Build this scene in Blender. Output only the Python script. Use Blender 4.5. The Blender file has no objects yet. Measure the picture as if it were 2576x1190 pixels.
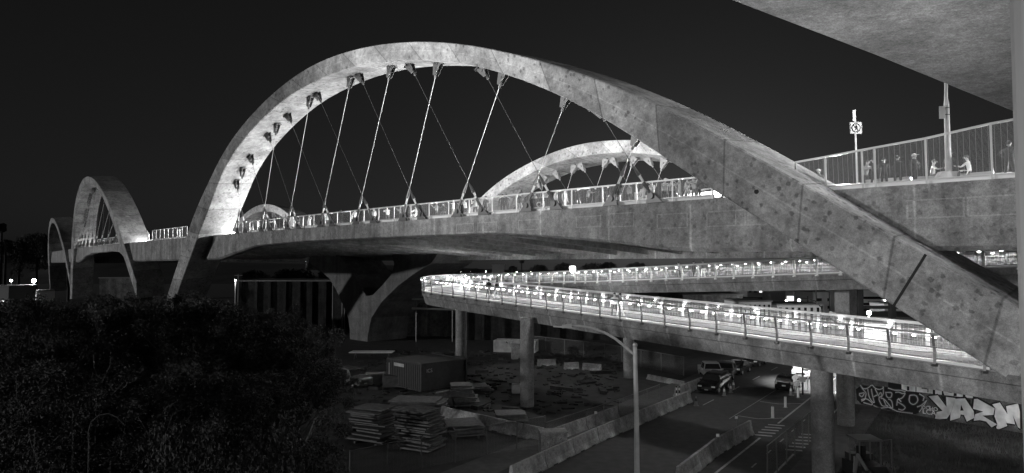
import bpy, bmesh, math, random
from mathutils import Vector, Matrix
R = math.radians
random.seed(7)
sc = bpy.context.scene
COL = sc.collection
# ------------------------------------------------------------ camera, sky, light
EYE = 12.3
F = 1717.0; CX = 1288.0; CY = 595.0
PITCH = math.atan(71/1717.0)
cam = bpy.data.objects.new('camera', bpy.data.cameras.new('camera'))
COL.objects.link(cam)
cam.data.sensor_width = 36; cam.data.lens = 36*F/2576
cam.data.clip_end = 4000; cam.data.clip_start = 0.1
cam.location = (0, 0, EYE); cam.rotation_euler = (math.pi/2+PITCH, 0, 0)
sc.camera = cam
sc.view_settings.view_transform = 'Standard'; sc.view_settings.look = 'None'
sc.view_settings.exposure = 0; sc.view_settings.gamma = 1
w = bpy.data.worlds.new("World"); sc.world = w; w.use_nodes = True
nt = w.node_tree; nt.nodes.clear()
sky = nt.nodes.new('ShaderNodeTexSky'); sky.sky_type = 'NISHITA'; sky.sun_disc = False
sky.sun_elevation = R(1.5); sky.sun_rotation = R(15)
bw = nt.nodes.new('ShaderNodeRGBToBW')
bg = nt.nodes.new('ShaderNodeBackground'); wo = nt.nodes.new('ShaderNodeOutputWorld')
gam = nt.nodes.new('ShaderNodeMath'); gam.operation = 'POWER'; gam.inputs[1].default_value = 0.8
nt.links.new(sky.outputs[0], bw.inputs[0]); nt.links.new(bw.outputs[0], gam.inputs[0])
nt.links.new(gam.outputs[0], bg.inputs[0]); nt.links.new(bg.outputs[0], wo.inputs[0])
bg.inputs[1].default_value = 0.0068

def lamp(kind, name, loc, energy, **k):
    d = bpy.data.lights.new(name, kind); d.energy = energy
    for a, b in k.items(): setattr(d, a, b)
    o = bpy.data.objects.new(name, d); COL.objects.link(o); o.location = loc
    return o
def aim(o, target):
    o.rotation_euler = (Vector(target)-Vector(o.location)).to_track_quat('-Z', 'Y').to_euler()
sun = lamp('SUN', 'left_key_sun', (-120, -40, 30), 1.0, angle=R(1.5)); aim(sun, (-120+90, -40+33, 30-9))  # low key light from the left, throws the rib shadows rightward
fl = lamp('SPOT', 'arch_fill_spot', (-70, 4, 16), 310000, spot_size=R(36), spot_blend=1.0, shadow_soft_size=0.6); aim(fl, (-2, 60, 37))  # added off-view spot that brightens the crown of the near arch
fl2 = lamp('SPOT', 'yard_fill_spot', (-7, -6, 13.5), 14000, spot_size=R(52), spot_blend=.7, shadow_soft_size=.3); aim(fl2, (17, 44, 3))  # unseen fill spot added for the columns, barriers and lamp pole

# ------------------------------------------------------------ pixel helpers (2576 x 1190 picture space)
def ray(px, py):
    x, d, z = (px-CX)/F, 1.0, -(py-CY)/F
    c, s = math.cos(PITCH), math.sin(PITCH)
    return Vector((x, c*d-s*z, s*d+c*z))
def at_z(px, py, z):
    r = ray(px, py); return Vector((0, 0, EYE))+r*((z-EYE)/r.z)
def ground(px, py): return at_z(px, py, 0)
def at_y(px, py, Y):
    r = ray(px, py); return Vector((0, 0, EYE))+r*(Y/r.y)
def on_plane(px, py, p0, n):
    r = ray(px, py); o = Vector((0, 0, EYE)); return o+r*((p0-o).dot(n)/r.dot(n))
def proj(p):
    v = Vector(p)-Vector((0, 0, EYE)); c, s = math.cos(PITCH), math.sin(PITCH)
    d = c*v.y+s*v.z; u = -s*v.y+c*v.z
    return CX+F*v.x/d, CY-F*u/d

# ------------------------------------------------------------ materials
def newmat(name):
    m = bpy.data.materials.new(name); m.use_nodes = True
    return m, m.node_tree, m.node_tree.nodes['Principled BSDF']
def plain(name, v, rough=0.6, metal=0.0, emit=0.0, grain=0.0, gscale=9.0):
    m, t, b = newmat(name)
    b.inputs['Base Color'].default_value = (v, v, v, 1)
    b.inputs['Roughness'].default_value = rough; b.inputs['Metallic'].default_value = metal
    if emit:
        b.inputs['Emission Color'].default_value = (1, 1, 1, 1); b.inputs['Emission Strength'].default_value = emit
    if grain:
        n = t.nodes.new('ShaderNodeTexNoise'); n.inputs['Scale'].default_value = gscale; n.inputs['Detail'].default_value = 8
        tc = t.nodes.new('ShaderNodeTexCoord'); t.links.new(tc.outputs['Object'], n.inputs['Vector'])
        mr = t.nodes.new('ShaderNodeMapRange'); mr.inputs[1].default_value = .3; mr.inputs[2].default_value = .7
        mr.inputs[3].default_value = v*(1-grain); mr.inputs[4].default_value = v*(1+grain)
        t.links.new(n.outputs['Fac'], mr.inputs[0]); t.links.new(mr.outputs[0], b.inputs['Base Color'])
    return m
def concrete(name, v, blotch=.35, streak=.25, grain=.3, spots=0.0, joint=0.0, lines=0.0, ascale=.55, svec=(1.6, 1.6, .12)):
    m, t, b = newmat(name); N = t.nodes; L = t.links
    tc = N.new('ShaderNodeTexCoord')
    def noise(scale, detail=6, vec=None, rough=.6):
        n = N.new('ShaderNodeTexNoise'); n.inputs['Scale'].default_value = scale; n.inputs['Detail'].default_value = detail
        n.inputs['Roughness'].default_value = rough
        if vec is not None:
            mp = N.new('ShaderNodeMapping'); mp.inputs['Scale'].default_value = vec
            L.new(tc.outputs['Object'], mp.inputs[0]); L.new(mp.outputs[0], n.inputs['Vector'])
        else: L.new(tc.outputs['Object'], n.inputs['Vector'])
        return n.outputs['Fac']
    def rng(src, a, bb, c, d):
        r = N.new('ShaderNodeMapRange'); L.new(src, r.inputs[0])
        for i, x in enumerate((a, bb, c, d)): r.inputs[i+1].default_value = x
        return r.outputs[0]
    def mul(a, c):
        q = N.new('ShaderNodeMath'); q.operation = 'MULTIPLY'; L.new(a, q.inputs[0])
        if isinstance(c, float): q.inputs[1].default_value = c
        else: L.new(c, q.inputs[1])
        return q.outputs[0]
    col = rng(noise(ascale), .34, .66, 1-blotch, 1+blotch)
    col = mul(col, rng(noise(.5, 5, svec), .35, .7, 1-streak, 1+streak))
    col = mul(col, rng(noise(7, 3, None, .8), .3, .7, 1-grain, 1+grain)); col = mul(col, rng(noise(26, 2, None, .9), .3, .7, 1-grain*1.3, 1+grain*1.3)); col = mul(col, rng(noise(2.2, 5), .36, .66, 1-blotch*.5, 1+blotch*.4))
    if spots:
        vo = N.new('ShaderNodeTexVoronoi'); vo.inputs['Scale'].default_value = 1.9; L.new(tc.outputs['Object'], vo.inputs['Vector'])
        nz = noise(3.5, 3)
        ad = N.new('ShaderNodeMath'); ad.operation = 'MULTIPLY_ADD'; L.new(nz, ad.inputs[0]); ad.inputs[1].default_value = .5; L.new(vo.outputs['Distance'], ad.inputs[2])
        msk = rng(noise(.16, 2), .40, .52, 0, 1)
        sp = rng(ad.outputs[0], .42, .54, 1, 0)
        k = mul(mul(sp, msk), float(spots))
        iv = N.new('ShaderNodeMath'); iv.operation = 'SUBTRACT'; iv.inputs[0].default_value = 1; L.new(k, iv.inputs[1])
        col = mul(col, iv.outputs[0])
    if joint:
        uv = N.new('ShaderNodeUVMap'); sx = N.new('ShaderNodeSeparateXYZ'); L.new(uv.outputs[0], sx.inputs[0])
        mo = N.new('ShaderNodeMath'); mo.operation = 'PINGPONG'; mo.inputs[1].default_value = joint/2; L.new(sx.outputs[0], mo.inputs[0])
        col = mul(col, rng(mo.outputs[0], .03, .09, .58, 1))
        cl = N.new('ShaderNodeMath'); cl.operation = 'SUBTRACT'; cl.inputs[1].default_value = .95; L.new(sx.outputs[1], cl.inputs[0])
        ab = N.new('ShaderNodeMath'); ab.operation = 'ABSOLUTE'; L.new(cl.outputs[0], ab.inputs[0])
        col = mul(col, rng(ab.outputs[0], .01, .05, 1.3, 1))
        # formwork panels: each pour a slightly different grey
        fl_ = N.new('ShaderNodeMath'); fl_.operation = 'DIVIDE'; fl_.inputs[1].default_value = joint; L.new(sx.outputs[0], fl_.inputs[0])
        fo = N.new('ShaderNodeMath'); fo.operation = 'FLOOR'; L.new(fl_.outputs[0], fo.inputs[0])
        wn = N.new('ShaderNodeTexWhiteNoise'); wn.noise_dimensions = '1D'; L.new(fo.outputs[0], wn.inputs['W'])
        col = mul(col, rng(wn.outputs['Value'], 0, 1, .76, 1.2))
    if lines:
        uv2 = N.new('ShaderNodeUVMap'); s2 = N.new('ShaderNodeSeparateXYZ'); L.new(uv2.outputs[0], s2.inputs[0])
        m2 = N.new('ShaderNodeMath'); m2.operation = 'PINGPONG'; m2.inputs[1].default_value = lines/2; L.new(s2.outputs[0], m2.inputs[0])
        wob = rng(noise(1.5, 3), .3, .7, .0, .12)
        sb = N.new('ShaderNodeMath'); sb.operation = 'ADD'; L.new(m2.outputs[0], sb.inputs[0]); L.new(wob, sb.inputs[1])
        col = mul(col, rng(sb.outputs[0], .06, .16, 1.7, 1))
    col = mul(col, float(v))
    cc = N.new('ShaderNodeClamp'); cc.inputs[1].default_value = .01; cc.inputs[2].default_value = .85; L.new(col, cc.inputs[0])
    L.new(cc.outputs[0], b.inputs['Base Color'])
    b.inputs['Roughness'].default_value = .85; b.inputs['Specular IOR Level'].default_value = .25
    bp = N.new('ShaderNodeBump'); bp.inputs['Strength'].default_value = .25; bp.inputs['Distance'].default_value = .05
    L.new(noise(5, 6), bp.inputs['Height']); L.new(bp.outputs[0], b.inputs['Normal'])
    return m
M = {}
M['rib'] = concrete('rib_concrete', .34, .3, .16, .22, spots=.48, joint=5.2, svec=(.5, .5, .9))
M['girder'] = concrete('girder_concrete', .30, .25, .3, .25, spots=.3, lines=6.4)
M['soffit'] = concrete('underside_concrete', .26, .25, .1, .2)
M['pier'] = concrete('pier_concrete', .27, .2, .2, .25)
M['ramp'] = concrete('ramp_concrete', .24, .25, .22, .25, lines=4.3)
M['rampdeck'] = concrete('walkway_concrete', .3, .1, .05, .15)
M['deck'] = concrete('deck_concrete', .4, .1, .05, .15)
M['frame'] = concrete('patched_concrete', .39, .2, .2, .3)
M['beam'] = concrete('overhead_concrete', .22, .3, .1, .3, ascale=.35, svec=(.12, .7, .5))
M['barrier'] = concrete('barrier_concrete', .27, .3, .25, .3)
M['wall'] = concrete('old_wall_concrete', .13, .35, .4, .3)
M['dirt'] = plain('dirt', .02, .95, grain=.6, gscale=.9)
M['asphalt'] = plain('asphalt', .034, .85, grain=.35, gscale=1.6)
M['walk'] = plain('pavement', .06, .9, grain=.3, gscale=2.0)
M['paint'] = plain('road_paint', .32, .7, grain=.3, gscale=3)
M['white'] = plain('white_paint', .75, .5)
M['cream'] = plain('pale_paint', .4, .6, grain=.2, gscale=2)
M['grey'] = plain('grey_paint', .2, .6)
M['dark'] = plain('dark_paint', .03, .5)
M['black'] = plain('black_gloss', .012, .12)
M['glass'] = plain('dark_glass', .02, .05)
M['rubber'] = plain('rubber', .015, .8)
M['steel'] = plain('galvanised_steel', .45, .4, .6)
M['darksteel'] = plain('dark_steel', .13, .45, .5)
M['cable'] = plain('cable_steel', .5, .35, .5)
M['post'] = plain('fence_post_steel', .5, .45, .3)
M['wood'] = plain('weathered_panel', .12, .8, grain=.35, gscale=3)
M['container'] = plain('container_paint', .03, .5, grain=.3, gscale=3)
M['carmetal'] = plain('car_paint_dark', .02, .18, .2)
M['carwhite'] = plain('car_paint_white', .55, .25)
M['cargrey'] = plain('car_paint_grey', .18, .25, .3)
M['skin'] = plain('skin', .38, .6)
M['hair'] = plain('hair', .02, .5)
M['cloth_white'] = plain('white_cloth', .75, .9)
M['cloth_grey'] = plain('grey_cloth', .25, .9)
M['cloth_dark'] = plain('dark_cloth', .025, .9)
M['bark'] = plain('bark', .12, .9, grain=.4, gscale=5)
M['leaf'] = plain('leaf', .052, .7, grain=.7, gscale=.8)
M['farleaf'] = plain('far_foliage', .03, .9)
M['lampglow'] = plain('lamp_glow', .8, .5, emit=28)
M['ledglow'] = plain('led_glow', .8, .5, emit=14)
M['dimglow'] = plain('window_glow', .8, .5, emit=1.6)
M['hill'] = plain('hill_scrub', .02, .95, grain=.6, gscale=.06)
# woven wire infill: real holes, seen as a thin veil
def veil(name, v, fac, emitless=True):
    m, t, b = newmat(name); b.inputs['Base Color'].default_value = (v, v, v, 1); b.inputs['Roughness'].default_value = .5
    tr = t.nodes.new('ShaderNodeBsdfTransparent'); mx = t.nodes.new('ShaderNodeMixShader')
    uv = t.nodes.new('ShaderNodeUVMap'); sx = t.nodes.new('ShaderNodeSeparateXYZ'); t.links.new(uv.outputs[0], sx.inputs[0])
    def band(sock, period, width):
        p = t.nodes.new('ShaderNodeMath'); p.operation = 'PINGPONG'; p.inputs[1].default_value = period/2; t.links.new(sock, p.inputs[0])
        l = t.nodes.new('ShaderNodeMath'); l.operation = 'LESS_THAN'; l.inputs[1].default_value = width/2; t.links.new(p.outputs[0], l.inputs[0])
        return l.outputs[0]
    mxm = t.nodes.new('ShaderNodeMath'); mxm.operation = 'MAXIMUM'
    t.links.new(band(sx.outputs[0], .26, fac[0]), mxm.inputs[0]); t.links.new(band(sx.outputs[1], .055, fac[1]), mxm.inputs[1])
    t.links.new(mxm.outputs[0], mx.inputs[0]); t.links.new(tr.outputs[0], mx.inputs[1]); t.links.new(b.outputs[0], mx.inputs[2])
    out = [n for n in t.nodes if n.type == 'OUTPUT_MATERIAL'][0]; t.links.new(mx.outputs[0], out.inputs[0])
    return m
M['mesh'] = veil('woven_wire', .45, (.009, .013))
M['mesh_tall'] = veil('tall_woven_wire', .5, (.009, .012))
M['cablenet'] = veil('cable_net', .5, (.016, .010))
M['chain'] = veil('chain_link', .2, (.003, .006))
M['longwall'] = concrete('dark_wall_concrete', .035, .35, .4, .3)  # one very dark grey for background walls and rubble

# ------------------------------------------------------------ builders
class MB:
    def __init__(s): s.v = []; s.f = []; s.m = []; s.uv = {}
    def add(s, vs, fs, mi=0, uvs=None):
        k = len(s.v); s.v += [Vector(a) for a in vs]
        for i, f in enumerate(fs):
            if uvs: s.uv[len(s.f)] = uvs[i]
            s.f.append([k+j for j in f]); s.m.append(mi)
    def hexa(s, p, mi=0):   # 8 points, bottom ring then top ring
        s.add(p, [(3, 2, 1, 0), (4, 5, 6, 7), (0, 1, 5, 4), (1, 2, 6, 5), (2, 3, 7, 6), (3, 0, 4, 7)], mi)
    def box(s, c, size, rz=0, mi=0, M_=None):
        hx, hy, hz = size[0]/2, size[1]/2, size[2]/2
        P = [(-hx, -hy, -hz), (hx, -hy, -hz), (hx, hy, -hz), (-hx, hy, -hz), (-hx, -hy, hz), (hx, -hy, hz), (hx, hy, hz), (-hx, hy, hz)]
        rot = M_ if M_ is not None else Matrix.Rotation(rz, 3, 'Z')
        s.hexa([Vector(c)+rot @ Vector(p) for p in P], mi)
    def beam(s, a, b, wd, ht, mi=0, up=(0, 0, 1)):   # box between two points
        a = Vector(a); b = Vector(b); d = (b-a)
        if d.length < 1e-6: return
        x = d.normalized(); u = Vector(up)
        if abs(x.dot(u)) > .98: u = Vector((0, 1, 0))
        y = u.cross(x).normalized(); z = x.cross(y)
        P = []
        for e in (a, b):
            P.append([e-y*wd/2-z*ht/2, e+y*wd/2-z*ht/2, e+y*wd/2+z*ht/2, e-y*wd/2+z*ht/2])
        s.add(P[0]+P[1], [(0, 3, 2, 1), (4, 5, 6, 7), (0, 1, 5, 4), (1, 2, 6, 5), (2, 3, 7, 6), (3, 0, 4, 7)], mi)
    def tube(s, pts, r, n=8, mi=0, cap=True):
        pts = [Vector(p) for p in pts]
        rs = r if isinstance(r, (list, tuple)) else [r]*len(pts)
        rings = []; prev = None
        for i, p in enumerate(pts):
            d = (pts[min(i+1, len(pts)-1)]-pts[max(i-1, 0)]).normalized()
            if prev is None:
                u = Vector((0, 0, 1)) if abs(d.z) < .9 else Vector((1, 0, 0)); x = u.cross(d).normalized()
            else: x = (prev-d*prev.dot(d)).normalized()
            prev = x; y = d.cross(x)
            rings.append([p+(x*math.cos(2*math.pi*k/n)+y*math.sin(2*math.pi*k/n))*rs[i] for k in range(n)])
        vs = [q for rg in rings for q in rg]; fs = []
        for i in range(len(pts)-1):
            for k in range(n):
                a = i*n+k; b = i*n+(k+1) % n; fs.append((a, b, b+n, a+n))
        if cap: fs.append(tuple(range(n-1, -1, -1))); fs.append(tuple((len(pts)-1)*n+k for k in range(n)))
        s.add(vs, fs, mi)
    def sphere(s, c, r, n=8, mi=0, sc_=(1, 1, 1)):
        vs = []; fs = []; c = Vector(c)
        for i in range(n+1):
            th = math.pi*i/n
            for k in range(n*2):
                ph = math.pi*k/n
                vs.append(c+Vector((math.sin(th)*math.cos(ph)*r*sc_[0], math.sin(th)*math.sin(ph)*r*sc_[1], math.cos(th)*r*sc_[2])))
        for i in range(n):
            for k in range(n*2):
                a = i*n*2+k; b = i*n*2+(k+1) % (n*2); fs.append((a, a+2*n, b+2*n, b))
        s.add(vs, fs, mi)
    def poly(s, pts, mi=0): s.add(pts, [tuple(range(len(pts)))], mi)
    def prism(s, pts, off, mi=0):   # polygon pts extruded by off
        n = len(pts); off = Vector(off); pts = [Vector(p) for p in pts]
        s.add(pts+[p+off for p in pts], [tuple(range(n))[::-1], tuple(range(n, 2*n))]+[(i, (i+1) % n, n+(i+1) % n, n+i) for i in range(n)], mi)
    def build(s, name, mats, parent=None, smooth=False, loc=None):
        me = bpy.data.meshes.new(name)
        o = bpy.data.objects.new(name, me); COL.objects.link(o)
        base = Vector((0, 0, 0))
        if parent is not None:
            base = WL[parent.name]; o.parent = parent; WL[o.name] = base
        elif loc is not None: base = Vector(loc); o.location = base; WL[o.name] = base
        else: WL[o.name] = base
        me.from_pydata([v-base for v in s.v], [], s.f)
        if not isinstance(mats, (list, tuple)): mats = [mats]
        for m in mats: me.materials.append(M[m])
        me.polygons.foreach_set('material_index', s.m)
        if s.uv:
            ul = me.uv_layers.new(name='UVMap')
            for p in me.polygons:
                if p.index in s.uv:
                    for li, q in zip(p.loop_indices, s.uv[p.index]): ul.data[li].uv = q
        if smooth: me.polygons.foreach_set('use_smooth', [True]*len(s.f))
        me.update(); return o
WL = {}
def thing(name, label, cat, loc=(0, 0, 0), group=None):
    o = bpy.data.objects.new(name, None); COL.objects.link(o); o.location = loc; o.empty_display_size = .3
    WL[o.name] = Vector(loc); return tag(o, label, cat, group)
def tag(o, label=None, cat=None, group=None, kind=None):
    if label: o['label'] = label
    if cat: o['category'] = cat
    if group: o['group'] = group
    if kind: o['kind'] = kind
    return o
def struct(name, mb, mat): return tag(mb.build(name, mat), kind='structure')
def kids(o): return [c for c in bpy.data.objects if c.parent == o]
def copy_tree(o, loc, rz=0, label=None, group=None, scale=None, parent=None):
    c = o.copy(); COL.objects.link(c)
    if parent is None:
        c.location = loc; c.rotation_euler = (0, 0, rz)
        if scale: c.scale = scale
        if label: c['label'] = label
        if group: c['group'] = group
    else: c.parent = parent
    for ch in KIDS.get(o.name, []): copy_tree(ch, None, parent=c)
    return c
KIDS = {}
def freeze(o):    # remember the children of a prototype once
    ks = [c for c in bpy.data.objects if c.parent == o]; KIDS[o.name] = ks
    for k in ks: freeze(k)
    return o

def interp(tab, x):
    if x <= tab[0][0]: return tab[0][1]
    for (a, b), (c, d) in zip(tab, tab[1:]):
        if x <= c: return b+(d-b)*(x-a)/(c-a)
    return tab[-1][1]
# ------------------------------------------------------------ the viaduct
DZ = EYE+4.2        # deck edge level
def eY(X): return 1.14989061e-03*X*X-9.46693024e-01*X+55.0424487
TAB = []; X = 60.0; t = 0; pv = None
while X > -420:
    p = Vector((X, eY(X), 0))
    if pv is not None: t += (p-pv).length
    TAB.append((t, p)); pv = p; X -= .5
def E(t, off=0, z=None):         # point on near deck edge, off = metres inboard (away from camera)
    t = max(0, min(t, TAB[-1][0]-1.01))
    lo, hi = 0, len(TAB)-1
    while hi-lo > 1:
        mid = (lo+hi)//2
        if TAB[mid][0] <= t: lo = mid
        else: hi = mid
    a, b = TAB[lo], TAB[hi]; k = (t-a[0])/(b[0]-a[0]); p = a[1].lerp(b[1], k)
    d = (TAB[min(hi+1, len(TAB)-1)][1]-TAB[max(lo-1, 0)][1]).normalized()
    n = Vector((-d.y, d.x, 0))    # d runs left/away ; inboard is to the right of travel
    if n.dot(p) < 0: n = -n
    q = p+n*off; q.z = DZ if z is None else z
    return q
def tx(px, z=DZ, off=0):         # station whose projection has picture x = px
    lo, hi = 5.0, TAB[-1][0]-5
    for _ in range(40):
        mid = (lo+hi)/2
        if proj(E(mid, off, z))[0] > px: lo = mid
        else: hi = mid
    return (lo+hi)/2
WID = 28.0
def tanv(t): return (E(t+.5)-E(t-.5)).normalized()
def nrm(t): return (E(t, 1)-E(t, 0)).normalized()
via = thing('viaduct', 'long floodlit concrete arch viaduct carrying a crowded walkway across the picture', 'viaduct', (0, 60, 0))
TA, TB = tx(1950), tx(515)
T2, T2b, T3 = tx(318), tx(190), tx(160)
DEP = [(-50, 1.6), (tx(2500)-45, 1.6), (tx(2500)-10, 3.6), (tx(1717), 3.35), (tx(1632), 3.05), (tx(1526), 2.6), (tx(1341), 1.95), (tx(1250), 1.68), (tx(1081), 1.58), (tx(763), 1.55), (tx(645), 1.8), (tx(594), 2.6), (tx(552), 3.45),
       (tx(345), 3.6), (tx(318), 3.4), (tx(300), 1.7), (tx(285), 1.5), (tx(235), 1.5), (tx(215), 2.2), (tx(200), 3.6), (tx(120), 3.6), (600, 3.6)]
def depth(t): return interp(DEP, t)
def depth_far(t): return 3.5
TS = []; t = 5.0
while t < 440: TS.append(t); t += 1.5 if t < 230 else 5
def girder(off, sgn, depth=depth):
    g = MB()
    for a, b in zip(TS, TS[1:]):
        pa, pb = E(a, off), E(b, off); ia, ib = E(a, off+sgn*1.1), E(b, off+sgn*1.1)
        da, db = Vector((0, 0, depth(a))), Vector((0, 0, depth(b))); c = Vector((0, 0, .14))
        uv = [(a, 0), (b, 0), (b, 3), (a, 3)]
        # face battered slightly inward, chamfer at the lower arris, soffit and inner face
        ba, bb = E(a, off+sgn*.25), E(b, off+sgn*.25)
        g.add([pa-da*.93, pb-db*.93, pb, pa, ba-da, bb-db, ib-db, ia-da, ib, ia],
              [(0, 1, 2, 3), (4, 5, 1, 0), (7, 6, 5, 4), (9, 8, 6, 7), (3, 2, 8, 9)], 0, [uv]*5)
    return g
g = girder(0, 1)
for px in (1170, 1225, 1330, 1480, 1560, 1690, 1825, 1900, 2350, 2510):   # patched tie-back pockets, frames a centimetre proud
    tc_ = tx(px); wv = 1.15 if px < 1700 else 1.3; zc = DZ-1.05-(.25 if px > 1600 else 0); hh = .42 if px < 1500 else .5
    for (u0, u1, z0, z1) in ((-wv, wv, hh-.07, hh), (-wv, wv, -hh, -hh+.07), (-wv, -wv+.09, -hh+.07, hh-.07), (wv-.09, wv, -hh+.07, hh-.07)):
        q = [E(tc_+u0, -.012), E(tc_+u1, -.012), E(tc_+u1, .2), E(tc_+u0, .2)]
        g.hexa([Vector((p.x, p.y, zc+z0)) for p in q]+[Vector((p.x, p.y, zc+z1)) for p in q], 1)
tag(g.build('edge_girder', ['girder', 'frame'], via), label='near concrete edge girder with patched tie-back pockets')
girder(WID, -1, depth_far).build('edge_girder', ['girder'], via)
g = MB()
for a, b in zip(TS, TS[1:]):
    p = [E(a, 1.1), E(b, 1.1), E(b, WID-1.1), E(a, WID-1.1)]
    g.hexa([q-Vector((0, 0, .45)) for q in p]+[q-Vector((0, 0, .06)) for q in p])
g.build('deck_slab', 'deck', via)
t = 14.0; nb = 0
while t < 200 and nb < 60:
    d = 2.1
    bm_ = MB(); d = 1.4; a = E(t, 1.1, DZ-.45); b = E(t, WID-1.1, DZ-.45); k = tanv(t)*.28
    h1 = Vector((0, 0, d-.45)); mid = (a+b)/2
    # tapered floor beam: wide at the slab, narrow at its lower edge
    h2 = Vector((0, 0, 2.6)); bm_.hexa([a-k*.7-h1, b-k*.7-h2, b+k*.7-h2, a+k*.7-h1, a-k, b-k, b+k, a+k])
    bm_.build('floor_beam', 'soffit', via); t += 4.4; nb += 1

# ---- arch ribs, traced on the leaning plane of the near arch, then reused by station and height
LEAN = math.tan(R(6)); WR = 4.7
OUT = [(400, 812), (418, 752), (430, 711), (452, 648), (469, 592), (484, 548), (498, 510), (523, 463), (553, 394), (603, 320), (670, 247), (746, 184), (830, 140), (946, 110), (1053, 102), (1156, 107), (1236, 122), (1328, 143), (1430, 172), (1530, 208), (1630, 252), (1717, 293), (1800, 335), (1914, 402), (2000, 453), (2084, 500), (2164, 546), (2327, 640), (2557, 772), (2700, 855)]
INN = [(422, 812), (442, 752), (454, 711), (480, 648), (497, 592), (515, 548), (532, 510), (545, 463), (572, 405), (630, 327), (710, 250), (803, 197), (883, 167), (960, 153), (1036, 148), (1136, 151), (1230, 172), (1328, 204), (1420, 243), (1500, 285), (1575, 332), (1650, 380), (1717, 428), (1814, 494), (1937, 566), (2094, 669), (2244, 769), (2384, 858), (2490, 928), (2640, 1025)]
pA, pB = E(TA, -2.3), E(TB, -2.3)
ax = (pB-pA).normalized(); outn = Vector((ax.y, -ax.x, 0))
if outn.dot(-pA) < 0: outn = -outn
pn = (outn-Vector((0, 0, LEAN))).normalized()      # plane z up leans outward
def tosz(px, py):
    q = on_plane(px, py, pA, pn); return ((q-pA).dot(ax), q.z-DZ)
def resample(pl, n):
    d = [0]
    for a, b in zip(pl, pl[1:]): d.append(d[-1]+math.hypot(b[0]-a[0], b[1]-a[1]))
    out = []
    for i in range(n):
        x = d[-1]*i/(n-1)
        out.append((interp(list(zip(d, [p[0] for p in pl])), x), interp(list(zip(d, [p[1] for p in pl])), x)))
    return out
def smooth(pl, k):
    for _ in range(k): pl = [pl[0]]+[((a[0]+2*b[0]+c[0])/4, (a[1]+2*b[1]+c[1])/4) for a, b, c in zip(pl, pl[1:], pl[2:])]+[pl[-1]]
    return pl
NR = 90
o_ = smooth(resample([tosz(*p) for p in OUT], NR), 8); i_ = smooth(resample([tosz(*p) for p in INN], NR), 8)
L1 = (pB-pA).length; H1 = max(p[1] for p in o_)
def rib(po, pi, p0, axis, on, scale_h=1.0, name='arch_rib', label=None, width=WR, zmin=-99):
    """po/pi: outer and inner curves (station, height above deck); on: outward horizontal normal"""
    g = MB(); V = []; ln = 0; us = []
    pts = []
    for (so, zo), (si, zi) in zip(po, pi):
        pts.append((p0+axis*so+on*(LEAN*zo)+Vector((0, 0, zo)), p0+axis*si+on*(LEAN*zi)+Vector((0, 0, zi))))
    back = (-on+Vector((0, 0, LEAN))*-1).normalized()*width
    back = Vector((-on.x, -on.y, 0)).normalized()*width+Vector((0, 0, LEAN*width*.9))*1.0
    ch = .09
    for i, (a, b) in enumerate(pts):
        if i: ln += ((a+b)/2-(pts[i-1][0]+pts[i-1][1])/2).length
        us.append(ln); dn = (b-a).normalized()
        bo = back.normalized()
        ring = [a+dn*ch, b-dn*ch, b+bo*ch, b+back-bo*ch, b+back-dn*ch, a+back+dn*ch, a+back-bo*ch, a+bo*ch]
        V += ring
    fs = []; uv = []; n = 8
    wv = [0, 2, 2.1, 6.7, 6.8, 8.8, 8.9, 13.5, 13.6]
    for i in range(len(pts)-1):
        for k in range(n):
            a = i*n+k; b = i*n+(k+1) % n
            fs.append((a, b, b+n, a+n)); uv.append([(us[i], wv[k]), (us[i], wv[k+1]), (us[i+1], wv[k+1]), (us[i+1], wv[k])])
    fs.append(tuple(range(n))[::-1]); uv.append([(0, 0)]*n); m0 = (len(pts)-1)*n; fs.append(tuple(m0+k for k in range(n))); uv.append([(0, 0)]*n)
    g.add(V, fs, 0, uv)
    o = g.build(name, 'rib', via)
    if label: o['label'] = label
    soff = [((pts[i][1]+pts[i][1]+back)/2) for i in range(len(pts))]
    return o, soff
r1, soff1 = rib(o_, i_, pA, ax, outn, label='largest near arch rib rising over the crowded walkway')
# expansion joint groove near the right foot
g = MB(); a, b = on_plane(2329, 640, pA, pn), on_plane(2247, 771, pA, pn)
g.beam(a+outn*.004, b+outn*.004, .05, .12); g.build('joint_strip', 'rubber', r1)
g = MB(); q = on_plane(1903, 482, pA, pn); g.tube([q+outn*.012, q-outn*.1], .14, 12); g.build('drain_hole', 'rubber', r1)

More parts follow.
